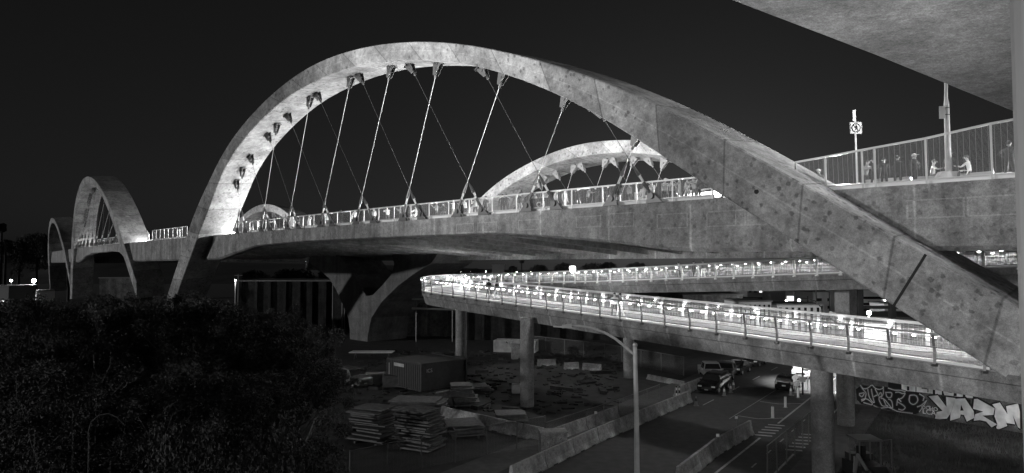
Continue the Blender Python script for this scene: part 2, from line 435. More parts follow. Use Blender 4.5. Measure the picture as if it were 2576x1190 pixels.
def cabset(anch, ribo, cr=.028, bmat='darksteel'):
    for (top, bot, kind) in anch:
        cb = MB(); d = (top-bot); L = d.length; u = d.normalized()
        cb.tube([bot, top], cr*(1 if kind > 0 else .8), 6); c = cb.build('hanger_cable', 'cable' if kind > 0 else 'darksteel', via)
        # bracket under the rib: anchor plate, tapered web, clevis
        g = MB(); v = ax.copy(); w_ = u.cross(Vector((0, 0, 1))).normalized() if False else outn
        k = 1.0
        base = top; tipp = top-u*1.15
        sd = (v-u*v.dot(u)).normalized()
        g.beam(base-sd*.55+u*.05, base+sd*.55+u*.05, .7, .08, 0, up=tuple(u))
        for s_ in (-.2, .2):
            g.prism([base-sd*.5+outn*s_, base+sd*.5+outn*s_, tipp+sd*.13+outn*s_, tipp-sd*.13+outn*s_], outn*.05)
        for s_ in (-.4, -.13, .13, .4):
            g.tube([base+sd*s_*1.2+outn*.35, base+sd*s_*1.2+outn*.35-u*.16], .05, 6)
        g.tube([base-u*.5-outn*.3, base-u*.5+outn*.3], .14, 8); g.tube([tipp+u*.3, tipp-u*.25], .11, 8)
        g.build('cable_bracket', bmat, c)
        g = MB(); lo = bot
        s2 = 1 if kind > 0 else -1
        # deck anchor: triangular gusset, pin, sleeve and turnbuckle
        vx = ax*s2
        g.prism([lo-vx*.75, lo+vx*.55, lo+u*.95+vx*.16, lo+u*.95-vx*.1], outn*.09)
        g.tube([lo+u*.55-outn*.12, lo+u*.55+outn*.22], .2, 10)
        g.tube([lo+u*.45, lo+u*1.7], .13, 8); g.tube([lo+u*2.3, lo+u*3.0, lo+u*3.3], [.15, .10, .05], 8)
        g.build('cable_anchor', 'darksteel', c)
        g = MB(); g.tube([lo+u*1.7, lo+u*2.35], .085, 8)
        g.build('cable_sleeve', 'white', c)
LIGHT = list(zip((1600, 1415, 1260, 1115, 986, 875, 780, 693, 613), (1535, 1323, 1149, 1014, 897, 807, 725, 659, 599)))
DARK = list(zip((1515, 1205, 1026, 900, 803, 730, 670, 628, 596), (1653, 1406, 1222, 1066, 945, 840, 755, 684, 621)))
sp = [proj(p) for p in soff1]
def soffpt(px, S, P):
    # the upper part of the soffit, ordered by picture x
    idx = [i for i in range(len(P)) if S[i].z > DZ+2.2]
    return S[min(idx, key=lambda i: abs(P[i][0]-px))]
anch = []; AN = []
for lst, kd in ((LIGHT, 1), (DARK, -1)):
    for a, b in lst:
        T = soffpt(a, soff1, sp); i = soff1.index(T)
        B = E(tx(b), -.12, DZ-.02); anch.append((T-Vector((0, 0, .02)), B, kd)); AN.append((i, ((B-pA).dot(ax))/L1, kd))
cabset(anch, r1, .027)
# other ribs reuse the profile
def other(ta, tb, off, sgn, hs, label, cables=True, cut=None):
    """sgn=+1 near side, -1 far side (leans the other way)"""
    a, b = E(ta, off), E(tb, off); axis = (b-a).normalized(); L = (b-a).length
    on = Vector((axis.y, -axis.x, 0))
    if on.dot(-a) < 0: on = -on
    if sgn < 0: on = -on
    k = L/L1
    def tr(pl, thick=1): return [(x*k, z*hs if z > 0 else z) for x, z in pl]
    po, pi = tr(o_), []
    for (xo, zo), (xi, zi), (qx, qz) in zip(o_, i_, po):    # keep the rib's own thickness when scaled
        pi.append((qx+(xi-xo)*.9, qz+(zi-zo)*.95))
    if sgn < 0:
        keep = [i for i in range(NR) if po[i][1] > -3.3 or pi[i][1] > -3.3]; po = [po[i] for i in keep]; pi = [pi[i] for i in keep]; k0 = keep[0]
    else: k0 = 0
    o, so = rib(po, pi, a, axis, on, label=label)
    if cables:
        an = []
        for i, fr, kd in AN:
            B = E(ta+(tb-ta)*fr, off-.05*sgn, DZ-.02)
            an.append((so[i-k0]-Vector((0, 0, .02)), B, kd))
        global ax, outn
        sv = ax, outn; ax, outn = axis, on
        cabset(an, o, .02, 'grey' if sgn < 0 else 'darksteel'); ax, outn = sv
    return o
other(T2, T2b, -.9, 1, .93, 'second near arch rib, seen steeply at the left')
other(T2b+16, T2b+66, -.9, 1, .60, 'third near arch rib, the farthest one at the left edge', cables=False)
def topp(px): return tx(px, DZ, WID)
other(topp(2080), topp(1180), WID+.9, -1, .60, 'bright arch rib on the far side of the deck, behind the crowd')
other(topp(812), topp(600), WID+.9, -1, .50, 'small bright far-side arch rib low over the deck')
lamp('POINT', 'under_deck_fill', at_y(1175, 694, 88), 620, shadow_soft_size=.2); lamp('POINT', 'under_deck_fill', at_y(1480, 690, 78), 330, shadow_soft_size=.2)  # points added to lift the floor-beam undersides, no fixtures there
# far-side pier: a Y of two curved legs on one stem
pc = at_z(922, 880, -1.3); yax = tanv(topp(960)); yo = Vector((yax.y, -yax.x, 0))
if yo.dot(-pc) < 0: yo = -yo
def ypt(px, py):
    q = on_plane(px, py, pc, yo); return q
V_ = [(880, 884), (880, 830), (876, 800), (862, 765), (845, 728), (828, 700), (800, 676), (780, 664), (780, 640), (850, 640), (868, 660), (890, 690), (908, 724), (922, 745), (938, 742), (960, 720), (985, 690), (992, 664), (985, 640), (1100, 640), (1085, 662), (1040, 690), (1000, 720), (960, 760), (934, 800), (926, 840), (922, 884)]
g = MB(); g.prism([ypt(*p) for p in V_], -yo*7.5)
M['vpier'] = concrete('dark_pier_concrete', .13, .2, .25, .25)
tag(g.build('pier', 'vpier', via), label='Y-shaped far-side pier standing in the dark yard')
# near-side pier foot between the two legs, mostly behind the trees
g = MB(); c = E((TB+T2)/2, 2.5, 2.2); g.box(c, (9, 6, 4.4), math.atan2(tanv(TB).y, tanv(TB).x)); g.build('pier_footing', 'pier', via)
# walkway kerb, roadway barrier, far parapet
def strip(off0, off1, z0, z1, ta, tb, mat, name, step=2.4):
    g = MB(); t = ta
    while t < tb-.01:
        u = min(t+step, tb)
        p = [E(t, off0), E(u, off0), E(u, off1), E(t, off1)]
        g.hexa([Vector((q.x, q.y, DZ+z0)) for q in p]+[Vector((q.x, q.y, DZ+z1)) for q in p]); t = u
    return g.build(name, mat, via)
strip(4.2, 4.6, -.06, .75, 5, 230, 'deck', 'road_barrier')
strip(WID-4.6, WID-4.2, -.06, .75, 5, 230, 'deck', 'road_barrier')

def fence(ta, tb, off, hfun, spacing, label, skip=None, lean=0.0, railw=.12, infill='mesh', posts=None):
    fo = MB(); t = ta; st = []
    if posts: st = posts
    else:
        while t < tb+.01: st.append(t); t += spacing
    on = -nrm((ta+tb)/2)
    top = []; bot = []
    for t in st:
        h = hfun(t); b = E(t, off); top.append(b+Vector((0, 0, h))-nrm(t)*lean*h); bot.append(b)
    for a, b in zip(top, top[1:]): fo.beam(a, b, railw, .1)
    lo_ = MB()
    for a, b in zip(bot, bot[1:]): lo_.beam(a+Vector((0, 0, .26)), b+Vector((0, 0, .26)), .05, .06)
    o = fo.build('walkway_fence', 'post', via); o['label'] = label; lo_.build('lower_rail', 'post', o)
    for a, b in zip(bot, top):
        g = MB(); g.beam(a, b, .10, .06, up=tuple(on)); g.build('fence_post', 'post', o)
    g = MB(); u = 0
    for a, b, c, d in zip(bot, bot[1:], top, top[1:]):
        z = Vector((0, 0, .3)); L = (b-a).length; h = (c-a).length
        nv = on*.02
        g.add([a+z+nv, b+z+nv, d+nv, c+nv], [(0, 1, 2, 3)], 0, [[(u, .3), (u+L, .3), (u+L, h), (u, h)]]); u += L
    g.build('wire_infill', infill, o)
    g = MB()
    for a, b in zip(bot, bot[1:]):
        p = [a, b, b+nrm(ta)*.12, a+nrm(ta)*.12]; p = [q+nrm(ta)*.25 for q in p]
        g.hexa([q-Vector((0, 0, .05)) for q in p]+[q+Vector((0, 0, .3)) for q in p])
    g.build('kerb', 'white', o)
    return o
mid_posts = [tx(x) for x in (1790, 1690, 1599, 1514, 1436, 1364, 1297, 1236, 1178, 1126, 1077, 1031, 989, 950, 913, 879, 846, 815, 787, 760, 735, 711, 688, 666, 645, 626, 608, 592)]
fence(0, 0, .12, lambda t: 1.45, 0, 'waist-high wire fence along the cable-hung middle of the walkway', posts=mid_posts)
RF = [(tx(2640), 2.95), (tx(2490), 2.75), (tx(2322), 2.36), (tx(2157), 2.1), (tx(2010), 1.8)]
right_posts = [tx(x) for x in (2640, 2495, 2329, 2200, 2168, 2075, 2000)]
fence(0, 0, .25, lambda t: interp(RF, t), 0, 'tall wire fence beyond the right arch foot, rising to the right', posts=right_posts, lean=.06, infill='mesh_tall')
fence(tx(465), tx(372), .3, lambda t: 1.8, 2.3, 'short bright fence between the two left arches')
fence(tx(296), tx(226), .12, lambda t: 1.45, 2.6, 'distant fence under the second arch')
strip(WID-.25, WID-.1, 0, 1.2, 5, 230, 'mesh', 'far_fence')
# deck lighting: near-barrier luminaires, plus added mid-deck fills lighting the far ribs
t = 12.0; i = 0
while t < 215:
    for off in (4.0, WID-4.0):
        lamp('POINT', 'walkway_and_fill_light', E(t, off if off < 10 else 13, DZ+(1.0 if off < 10 else 2.4)), (1150 if off < 10 else 2900)*(1 if t < T2-12 else .16), shadow_soft_size=.25)
    t += 11.0
t = tx(2560)
while t < T2+62:      # added fill lights brightening fence, kerb and crowd
    lamp('POINT', 'fence_fill_light', E(t, 2.3, DZ+.5), (520 if t < T2 else 150), shadow_soft_size=.08); t += 4.6
# ------------------------------------------------------------ ground, road
g = MB(); g.poly([(-900, -80, 0), (900, -80, 0), (900, 1500, 0), (-900, 1500, 0)]); struct('ground', g, 'dirt')
def sheet(name, pix, z, mat, kind=True):
    g = MB(); g.poly([at_z(x, y, z) for x, y in pix]); o = g.build(name, mat)
    if kind: tag(o, kind='structure')
    return o
RD = (ground(2040, 1000)-ground(1810, 1183)).normalized()      # road direction
RN = Vector((RD.y, -RD.x, 0))                                    # to the right of the road
r0 = ground(1810, 1183)
def rp(a, n, z=0.0): p = r0+RD*a+RN*n; p.z = z; return p        # a along, n across (0 = bike-lane line)
def rsheet(name, a0, a1, n0, n1, z, mat):
    g = MB(); a = a0
    g.poly([rp(a0, n0, z), rp(a0, n1, z), rp(a1, n1, z), rp(a1, n0, z)][::-1]); o = g.build(name, mat); tag(o, kind='structure'); return o
rsheet('road', -60, 260, -10.5, 3.6, .012, 'asphalt')
g = MB()
for n0, n1 in ((-13.2, -10.5), (3.6, 6.0)):
    g.hexa([rp(-60, n0, -.05), rp(-60, n1, -.05), rp(260, n1, -.05), rp(260, n0, -.05)]+[rp(-60, n0, .13), rp(-60, n1, .13), rp(260, n1, .13), rp(260, n0, .13)])
struct('pavement', g, 'walk')
g = MB(); Z = .017
def stripe(a0, n0, a1, n1, wd):
    d = (rp(a1, n1)-rp(a0, n0)).normalized(); k = Vector((d.y, -d.x, 0))*wd/2
    p, q = rp(a0, n0, Z), rp(a1, n1, Z); g.poly([p-k, p+k, q+k, q-k][::-1])
stripe(-30, 0, 9.2, 0, .16); stripe(14.5, 0, 120, 0, .16)
for i in range(5): stripe(9.9+i*.95, -.55, 9.9+i*.95+.3, .6, .3)
for i in range(6): stripe(7.0+i*1.0, 2.2, 7.0+i*1.0+.3, 3.2, .3)
stripe(-30, 2.9, 6.2, 2.9, .14); stripe(13.8, 2.9, 60, 2.9, .14)
for i in range(14): stripe(-2+i*3.6, 1.45, -.9+i*3.6, 1.45, .1)
for a in (15.5, 22.5, 29.0):                       # angled buffer strokes
    stripe(a, -3.4, a-.2, -1.7, .14); stripe(a-.2, -1.7, a+1.2, -.1, .14)
stripe(14, -3.6, 40, -3.6, .06)
for i in range(20): stripe(18+i*8, -7.1, 21+i*8, -7.1, .1); 
stripe(45, -3.7, 200, -3.7, .1); stripe(45, -4.0, 200, -4.0, .1)
struct('road_markings', g, 'paint')

# hills and far ground
def hillstrip(name, pts, Y, depth_, mat='hill', low=0):
    g = MB(); n = len(pts)
    top = [at_y(x, y, Y) for x, y in pts]; V = []
    for p in top: V += [Vector((p.x*.97, p.y-depth_*.5, low)), Vector((p.x*.985, p.y-depth_*.25, low+(p.z-low)*.55)), p, Vector((p.x*1.02, p.y+depth_, low))]
    fs = []
    for i in range(n-1):
        for k in range(3): a = i*4+k; fs.append((a, a+4, a+5, a+1))
    g.add(V, fs); o = g.build(name, mat, smooth=False); tag(o, kind='structure'); return o
hillstrip('hill', [(-500, 640), (-200, 632), (0, 640), (60, 636), (110, 642), (200, 650), (320, 655), (450, 660), (600, 662), (800, 664), (1000, 668), (1300, 680), (2700, 684)], 520, 160)
# ------------------------------------------------------------ spiral walkway ramp
U0 = Vector((-.598, .801, 0)).normalized(); N0 = Vector((.801, .598, 0)).normalized()
HW = 2.25; CC = N0*49.9+U0*63.1; RR = 10.45
RPTS = []      # (arc length, centre point, normal pointing to the OUTER side)
def ramp_build():
    L = 0; out = []
    a = 6.0
    while a < 63.1: out.append((N0*39.45+U0*a, -N0)); a += 1.2
    k = 0; n = 26
    for i in range(n+1):
        th = math.pi*i/n; d = -N0*math.cos(th)+U0*math.sin(th); out.append((CC+d*RR, d))
    a = 61.8
    while a > -12: out.append((N0*60.35+U0*a, N0)); a -= 1.2
    res = []; prev = None
    for p, d in out:
        if prev is not None: L += (p-prev).length
        prev = p; res.append((L, p, d))
    return res
RPTS = ramp_build()
S1 = 63.1-6.0; S2 = S1+math.pi*RR
def rz(L):
    if L < S1: return EYE-4.9+.036*(L-6.3)
    if L < S2: return EYE-3.07+.028*(L-S1)
    return EYE-2.15+.044*(L-S2)
def RPt(L, off, dz=0):   # off>0 : outer side of the loop
    L = max(0, min(L, RPTS[-1][0]-.01)); i = 0
    lo, hi = 0, len(RPTS)-1
    while hi-lo > 1:
        mid = (lo+hi)//2
        if RPTS[mid][0] <= L: lo = mid
        else: hi = mid
    a, b = RPTS[lo], RPTS[hi]; k = (L-a[0])/max(1e-6, (b[0]-a[0])); p = a[1].lerp(b[1], k); d = a[2].lerp(b[2], k).normalized()
    q = p+d*off; q.z = rz(L)+dz; return q
rampT = thing('spiral_ramp', 'lamp-lit walkway ramp folding back on itself under the viaduct on round columns', 'walkway ramp', (18, 41, 0))
LT = RPTS[-1][0]; LS = [i*1.2 for i in range(int(LT/1.2))]; LG = [6.4]+LS[6:]
g = MB(); g2 = MB()
for a, b in zip(LS, LS[1:]):
    def ring(L): return [RPt(L, -HW, -.12), RPt(L, HW, -.12), RPt(L, HW, -.55), RPt(L, HW-.12, -.62), RPt(L, HW-.35, -1.45), RPt(L, -HW+.35, -1.45), RPt(L, -HW+.12, -.62), RPt(L, -HW, -.55)]
    A, B = ring(a), ring(b)
    g.add(A+B, [(i, (i+1) % 8, 8+(i+1) % 8, 8+i) for i in range(8)], 0, [[(a, 0), (a, .5), (b, .5), (b, 0)]]*8)
    p = [RPt(a, -HW+.08, -.12), RPt(b, -HW+.08, -.12), RPt(b, HW-.08, -.12), RPt(a, HW-.08, -.12)]
    g2.hexa([q+Vector((0, 0, .004)) for q in p]+[q+Vector((0, 0, .1)) for q in p])
g.build('girder', 'ramp', rampT); g2.build('walking_surface', 'rampdeck', rampT)
def column(c, top, r, name='column', par=rampT, mat='pier'):
    g = MB(); g.tube([(c.x, c.y, -.2), (c.x, c.y, top)], r, 28); return g.build(name, mat, par, smooth=False)
for px, Y in ((1160, 73), (1326, 60), (2066, 40.2)):
    p = at_y(px, 900, Y); column(p, EYE-4.7+(1.0 if px < 1500 else 0)-.9, .62 if px > 2000 else .6)
for px, Y in ((1582, 75), (2125, 52.5)):
    p = at_y(px, 900, Y); column(p, EYE-4.2+(1.0 if px < 1600 else -2.4), .6 if px < 2000 else .62)
p = at_y(2128, 780, 62.5); g = MB(); g.box((p.x, p.y, (EYE-2.2)/2), (1.35, 1.35, EYE-2.2), math.atan2(U0.y, U0.x)); g.build('column', 'pier', rampT)
fx = 0
for side, lab in ((1, 'outer guardrail with a row of small downlights under its top rail'), (-1, 'inner guardrail with a row of small downlights under its top rail')):
    rl = MB(); gr = MB(); lr = MB()
    for a, b in zip(LG, LG[1:]):
        rl.beam(RPt(a, side*(HW+.2), 1.40), RPt(b, side*(HW+.2), 1.40), .12, .09 if side > 0 else .16)
        gr.beam(RPt(a, side*(HW-.12), 1.22), RPt(b, side*(HW-.12), 1.22), .05, .05)
        lr.beam(RPt(a, side*(HW-.02), .17), RPt(b, side*(HW-.02), .17), .06, .07)
    ro = rl.build('guardrail', 'darksteel' if side > 0 else 'post', rampT); ro['label'] = lab; gr.build('handrail', 'darksteel', ro); lr.build('lower_rail', 'darksteel', ro)
    L = 6.6
    step = 2.15; cnt = 0
    while L < LT-1 and cnt < 78:
        g = MB(); b = RPt(L, side*(HW+.04), -.2); m_ = RPt(L, side*(HW+.02), .5); t_ = RPt(L, side*(HW+.2), 1.38)
        pw = .13 if side > 0 else .2; g.beam(b, m_, pw, .07, up=tuple(N0)); g.beam(m_, t_, pw, .06, up=tuple(N0)); g.beam(b-Vector((0, 0, .02)), b+Vector((0, 0, .10)), .3, .16)
        g.build('guardrail_post', 'darksteel' if side > 0 else 'white', ro); L += step; cnt += 1
    # cable-net infill
    g = MB()
    for a, b in zip(LG, LG[1:]):
        g.add([RPt(a, side*(HW+.02), .16), RPt(b, side*(HW+.02), .16), RPt(b, side*(HW+.19), 1.34), RPt(a, side*(HW+.19), 1.34)], [(0, 1, 2, 3)], 0, [[(a, .1), (b, .1), (b, 1.3), (a, 1.3)]])
        for zz in (.45, .75, 1.02):
            g.beam(RPt(a, side*(HW+.05+.12*zz), zz+.06*math.sin(a*.9+zz*3)), RPt(b, side*(HW+.05+.12*zz), zz+.06*math.sin(b*.9+zz*3)), .015, .022, 1)
    g.build('cable_net', ['cablenet', 'darksteel'], ro)
    # edge kerb, lit from above
    g = MB()
    for a, b in zip(LG, LG[1:]):
        p = [RPt(a, side*(HW+.06)), RPt(b, side*(HW+.06)), RPt(b, side*(HW-.16)), RPt(a, side*(HW-.16))]
        g.hexa([q-Vector((0, 0, .02)) for q in p]+[q+Vector((0, 0, .1)) for q in p])
    g.build('kerb', 'white', ro)
    # lamps : fixtures every ~1.1 m, one strip light per 4.4 m gives their light
    L = 6.9; k = 0
    while L < LT-1 and k < 98:
        p = RPt(L, HW+.06, 1.2) if side > 0 else RPt(L, -(HW+.06), 1.2); g = MB(); g.sphere(p, .055*random.uniform(.75, 1.25), 5, 0, (1.9, 1.9, .8))
        g.build('downlight', 'lampglow', ro); L += (.93 if L < S1 else 2.6) if side > 0 else (3.0 if L < S1 else 1.42); k += 1
    L = 8.4
    while L < LT-2:
        p = RPt(L, side*(HW-.12), 1.12)
        d = (RPt(L+.5, 0)-RPt(L-.5, 0)).normalized()
        lt = lamp('AREA', 'guardrail_strip_light', p, 85, shape='RECTANGLE', size=3.6, size_y=.05)
        q = Vector((-RPt(L, 1).x+RPt(L, 0).x, -RPt(L, 1).y+RPt(L, 0).y, 0)).normalized()*side*.12+Vector((0, 0, -1))
        zax = -q.normalized(); yax_ = zax.cross(d).normalized(); xax = yax_.cross(zax)
        lt.matrix_world = Matrix.Translation(p) @ Matrix((xax, yax_, zax)).transposed().to_4x4()
        L += 3.7

# ------------------------------------------------------------ overhead beam and near post
_l = lamp('AREA', 'walkway_and_fill_light', (7, 13, 9.2), 640, shape='DISK', size=1.0); aim(_l, (9, 18, 22))  # added unseen lamp that lifts the dark beam underside
beamT = thing('overhead_beam', 'huge concrete beam underside sweeping over the top right corner of the picture', 'concrete beam', (16, 22, 0))
g = MB()
e1 = [(at_y(2760, 372, 25.0)), at_y(2555, 291, 21.5), at_y(2380, 220, 19.2), at_y(2200, 148, 17.2), at_y(2000, 73, 15.4), at_y(1800, -2, 14.0), at_y(1600, -76, 12.7), at_y(1300, -190, 11.3), at_y(900, -380, 9.8), Vector((-14, 6.5, EYE+5.4))]
for a, b in zip(e1, e1[1:]):
    def sec(p):
        k = Vector((.25, -1, 0)).normalized(); u = Vector((0, 0, 1))
        return [p+u*1.3, p+u*.12, p+k*.22, p+k*4.6, p+k*4.9+u*.2, p+k*4.9+u*1.3]
    A, B = sec(a), sec(b); g.add(A+B, [(i, (i+1) % 6, 6+(i+1) % 6, 6+i) for i in range(6)])
g.poly(sec(e1[0])[::-1]); g.poly(sec(e1[-1])); g.build('soffit_beam', 'beam', beamT)
g = MB(); p = at_y(2640, 600, 26); g.tube([(p.x+2, p.y, 0), (p.x+2, p.y, 16.5)], .8, 20); g.build('column', 'pier', beamT)
_a = math.atan((2558-CX)/F); _D = 2.9; _a += math.asin(.16/_D); p = Vector((_D*math.sin(_a), _D*math.cos(_a), 0)); nT = MB(); nT.tube([p, p+Vector((0, 0, 17))], .16, 24)
nT.tube([p+Vector((0, 0, 9)), p+Vector((0, 0, 9.3))], .2, 24); tag(nT.build('post', 'grey', loc=p), 'tall pale round post right at the right edge of the picture, closest to the viewer', 'post')

# ------------------------------------------------------------ street lamp, signs, poles
def street_lamp():
    b = ground(1603, 1281); t_ = thing('street_lamp', 'tall unlit street lamp with a long curved arm standing in front of the walkway ramp', 'street lamp', (b.x, b.y, 0))
    Y = b.y
    g = MB(); g.tube([b, (b.x, Y, 4), at_y(1597.5, 868, Y)], [.15, .13, .10], 12); g.build('pole', 'cream', t_)
    g = MB(); g.sphere(at_y(1597.5, 868, Y), .13, 6); g.build('finial', 'steel', t_)
    g = MB(); arm = [(1594, 890), (1570, 870), (1548, 852), (1520, 836), (1490, 825), (1460, 820), (1438, 819)]
    g.tube([at_y(x, y, Y) for x, y in arm], [.07]*3+[.06]*4, 8); g.build('arm', 'cream', t_)
    g = MB(); a, c = at_y(1438, 819, Y), at_y(1392, 821, Y)
    g.hexa([a+Vector((0, -.13, -.1)), at_y(1414, 825, Y)+Vector((0, -.16, 0)), at_y(1414, 825, Y)+Vector((0, .16, 0)), a+Vector((0, .13, -.1)), a+Vector((0, -.1, .1)), at_y(1414, 817, Y)+Vector((0, -.14, 0)), at_y(1414, 817, Y)+Vector((0, .14, 0)), a+Vector((0, .1, .1))])
    g.hexa([at_y(1415, 824, Y)+Vector((0, -.14, 0)), c+Vector((0, -.12, -.03)), c+Vector((0, .12, -.03)), at_y(1415, 824, Y)+Vector((0, .14, 0)), at_y(1415, 820, Y)+Vector((0, -.14, 0)), c+Vector((0, -.1, .03)), c+Vector((0, .1, .03)), at_y(1415, 820, Y)+Vector((0, .14, 0))])
    g.build('lamp_head', 'cream', t_)
    g = MB(); g.tube([at_y(1421, 818, Y), at_y(1421, 812, Y)], .05, 8); g.build('photocell', 'grey', t_)
street_lamp()
def textmesh(s, size, mat, parent, origin, xdir, up, name='lettering', ext=.004, bold=0.0):
    cu = bpy.data.curves.new(name, 'FONT'); cu.body = s; cu.size = size; cu.extrude = ext; cu.offset = bold; cu.align_x = 'CENTER'; cu.align_y = 'CENTER'
    o = bpy.data.objects.new('tmp', cu); COL.objects.link(o)
    dg = bpy.context.evaluated_depsgraph_get(); me = bpy.data.meshes.new_from_object(o.evaluated_get(dg)); bpy.data.objects.remove(o)
    x = xdir.normalized(); y = up.normalized(); z = x.cross(y)
    mt = Matrix((x, y, z)).transposed().to_4x4(); mt.translation = Vector(origin)-WL[parent.name]
    me.transform(mt); me.materials.clear(); me.materials.append(M[mat]); me.name = name
    q = bpy.data.objects.new(name, me); COL.objects.link(q); q.parent = parent; WL[q.name] = WL[parent.name]; return q
# no-pedestrian sign on the deck
def sign_deck():
    tt = tx(2157, DZ, 1.0); b = E(tt, 1.0); Y = b.y
    T = thing('pedestrian_sign', 'square white sign with a crossed-out walking figure on a thin pole above the right fence', 'sign', tuple(b))
    g = MB(); g.beam(b, at_y(2150, 277, Y), .07, .07); g.build('pole', 'white', T)
    g = MB(); g.beam(at_y(2147, 277, Y-.04), at_y(2148, 305, Y-.04), .1, .05); g.build('bracket', 'white', T)
    c = at_y(2153, 322, Y-.1); px = Y/F; g = MB(); S = 15.5*px; x, z = Vector((1, 0, 0)), Vector((0, 0, 1)); fr = Vector((0, -1, 0))
    def P(u, v, d=0): return c+x*u*px+z*v*px+fr*d
    def rr(s, r): 
        o = []
        for cx_, cz_, a0 in ((s-r, s-r, 0), (-s+r, s-r, 90), (-s+r, -s+r, 180), (s-r, -s+r, 270)):
            for k in range(4): a = R(a0+k*30); o.append((cx_+r*math.cos(a), cz_+r*math.sin(a)))
        return o
    g.prism([P(u, v) for u, v in rr(15, 2.5)], fr*.03); pl = g.build('sign_plate', 'white', T)
    g = MB()
    o1 = [P(u, v, .034) for u, v in rr(13.9, 2.2)]; o2 = [P(u, v, .034) for u, v in rr(13.3, 2)]
    for i in range(len(o1)): j = (i+1) % len(o1); g.poly([o1[i], o1[j], o2[j], o2[i]])
    n = 32
    for i in range(n):
        a, b_ = 2*math.pi*i/n, 2*math.pi*(i+1)/n
        g.poly([P(11.5*math.cos(a), 11.5*math.sin(a), .036), P(11.5*math.cos(b_), 11.5*math.sin(b_), .036), P(9.6*math.cos(b_), 9.6*math.sin(b_), .036), P(9.6*math.cos(a), 9.6*math.sin(a), .036)])
    def seg(a, b_, wd, d=.038):
        a = Vector(a); b_ = Vector(b_); k = (b_-a).normalized(); k = Vector((-k.y, k.x))*wd/2
        g.poly([P(*(a-k), d), P(*(b_-k), d), P(*(b_+k), d), P(*(a+k), d)])
    seg((-7.6, 7.6), (7.6, -7.6), 1.8, .037)
    g.poly([P(-.3+1.4*math.cos(a*.785), 7.4+1.4*math.sin(a*.785), .039) for a in range(8)])
    seg((0, 6), (.6, -.6), 3); seg((0, 4.6), (-3.6, 1.4), 1.3); seg((-3.6, 1.6), (-4, -1), 1.1); seg((.6, 4.8), (3.4, 2.2), 1.3); seg((3.3, 2.4), (4.2, .2), 1.1)
    seg((.2, 0), (-1.4, -4), 1.6); seg((-1.4, -4), (-3.6, -8), 1.4); seg((.8, 0), (2.6, -3.6), 1.6); seg((2.6, -3.6), (3.2, -8), 1.4)
    g.build('symbol', 'black', pl)
sign_deck()
def deck_lamp():
    tt = tx(2386, DZ, 1.3); b = E(tt, 1.3); Y = b.y; b = at_y(2386, 432, Y)
    T = thing('lamp_post', 'pale tapered lamp post behind the right fence, carrying the back of a small sign', 'lamp post', tuple(b))
    g = MB(); g.tube([b, at_y(2381, 265, Y)], [.15, .125], 14); g.tube([at_y(2381, 265, Y), at_y(2380, 247, Y), at_y(2379, 60, Y)], [.13, .08, .07], 12); g.build('pole', 'cream', T)
    g = MB()
    g.box(at_y(2370, 283, Y-.15), (.30, .02, .66)); g.build('sign_back', 'steel', T)
    g = MB()
    for y in (273, 290): g.tube([at_y(2382, y, Y), at_y(2382, y-1.5, Y)], .145, 14)
    g.build('strap', 'rubber', T)
    g = MB(); c = b; g.hexa([c+Vector((-.85, -.2, -.6)), c+Vector((.85, -.2, -.6)), c+Vector((.85, .2, -.6)), c+Vector((-.85, .2, -.6)), c+Vector((-.45, -.2, 0)), c+Vector((.45, -.2, 0)), c+Vector((.45, .2, 0)), c+Vector((-.45, .2, 0))]); g.build('base_block', 'cream', T)
deck_lamp()
def lowwall(px0, px1, off, h, name, label, cat, mat, dp=.4):
    a, b = E(tx(px0, DZ, off), off, DZ-.06), E(tx(px1, DZ, off), off, DZ-.06); T = thing(name, label, cat, tuple((a+b)/2)); n = nrm(tx(px0))*dp
    g = MB(); g.hexa([a, b, b+n, a+n]+[v+Vector((0, 0, h)) for v in (a, b, b+n, a+n)]); g.build('block', mat, T)
    g = MB(); g.hexa([v+Vector((0, 0, h)) for v in (a-n*.15, b-n*.15, b+n*1.15, a+n*1.15)]+[v+Vector((0, 0, h+.07)) for v in (a-n*.15, b-n*.15, b+n*1.15, a+n*1.15)]); g.build('top_slab', mat, T)
lowwall(2170, 2290, 1.75, .62, 'bench', 'long white bench behind the standing people at the right fence', 'bench', 'white')
lowwall(2302, 2500, 1.9, .60, 'parapet', 'grey low parapet running behind the lamp post', 'parapet', 'cream', .25)
lamp('POINT', 'lamp_post_light', E(tx(2386, DZ, 1.3), 1.3, DZ+9.5), 4800, shadow_soft_size=.2)

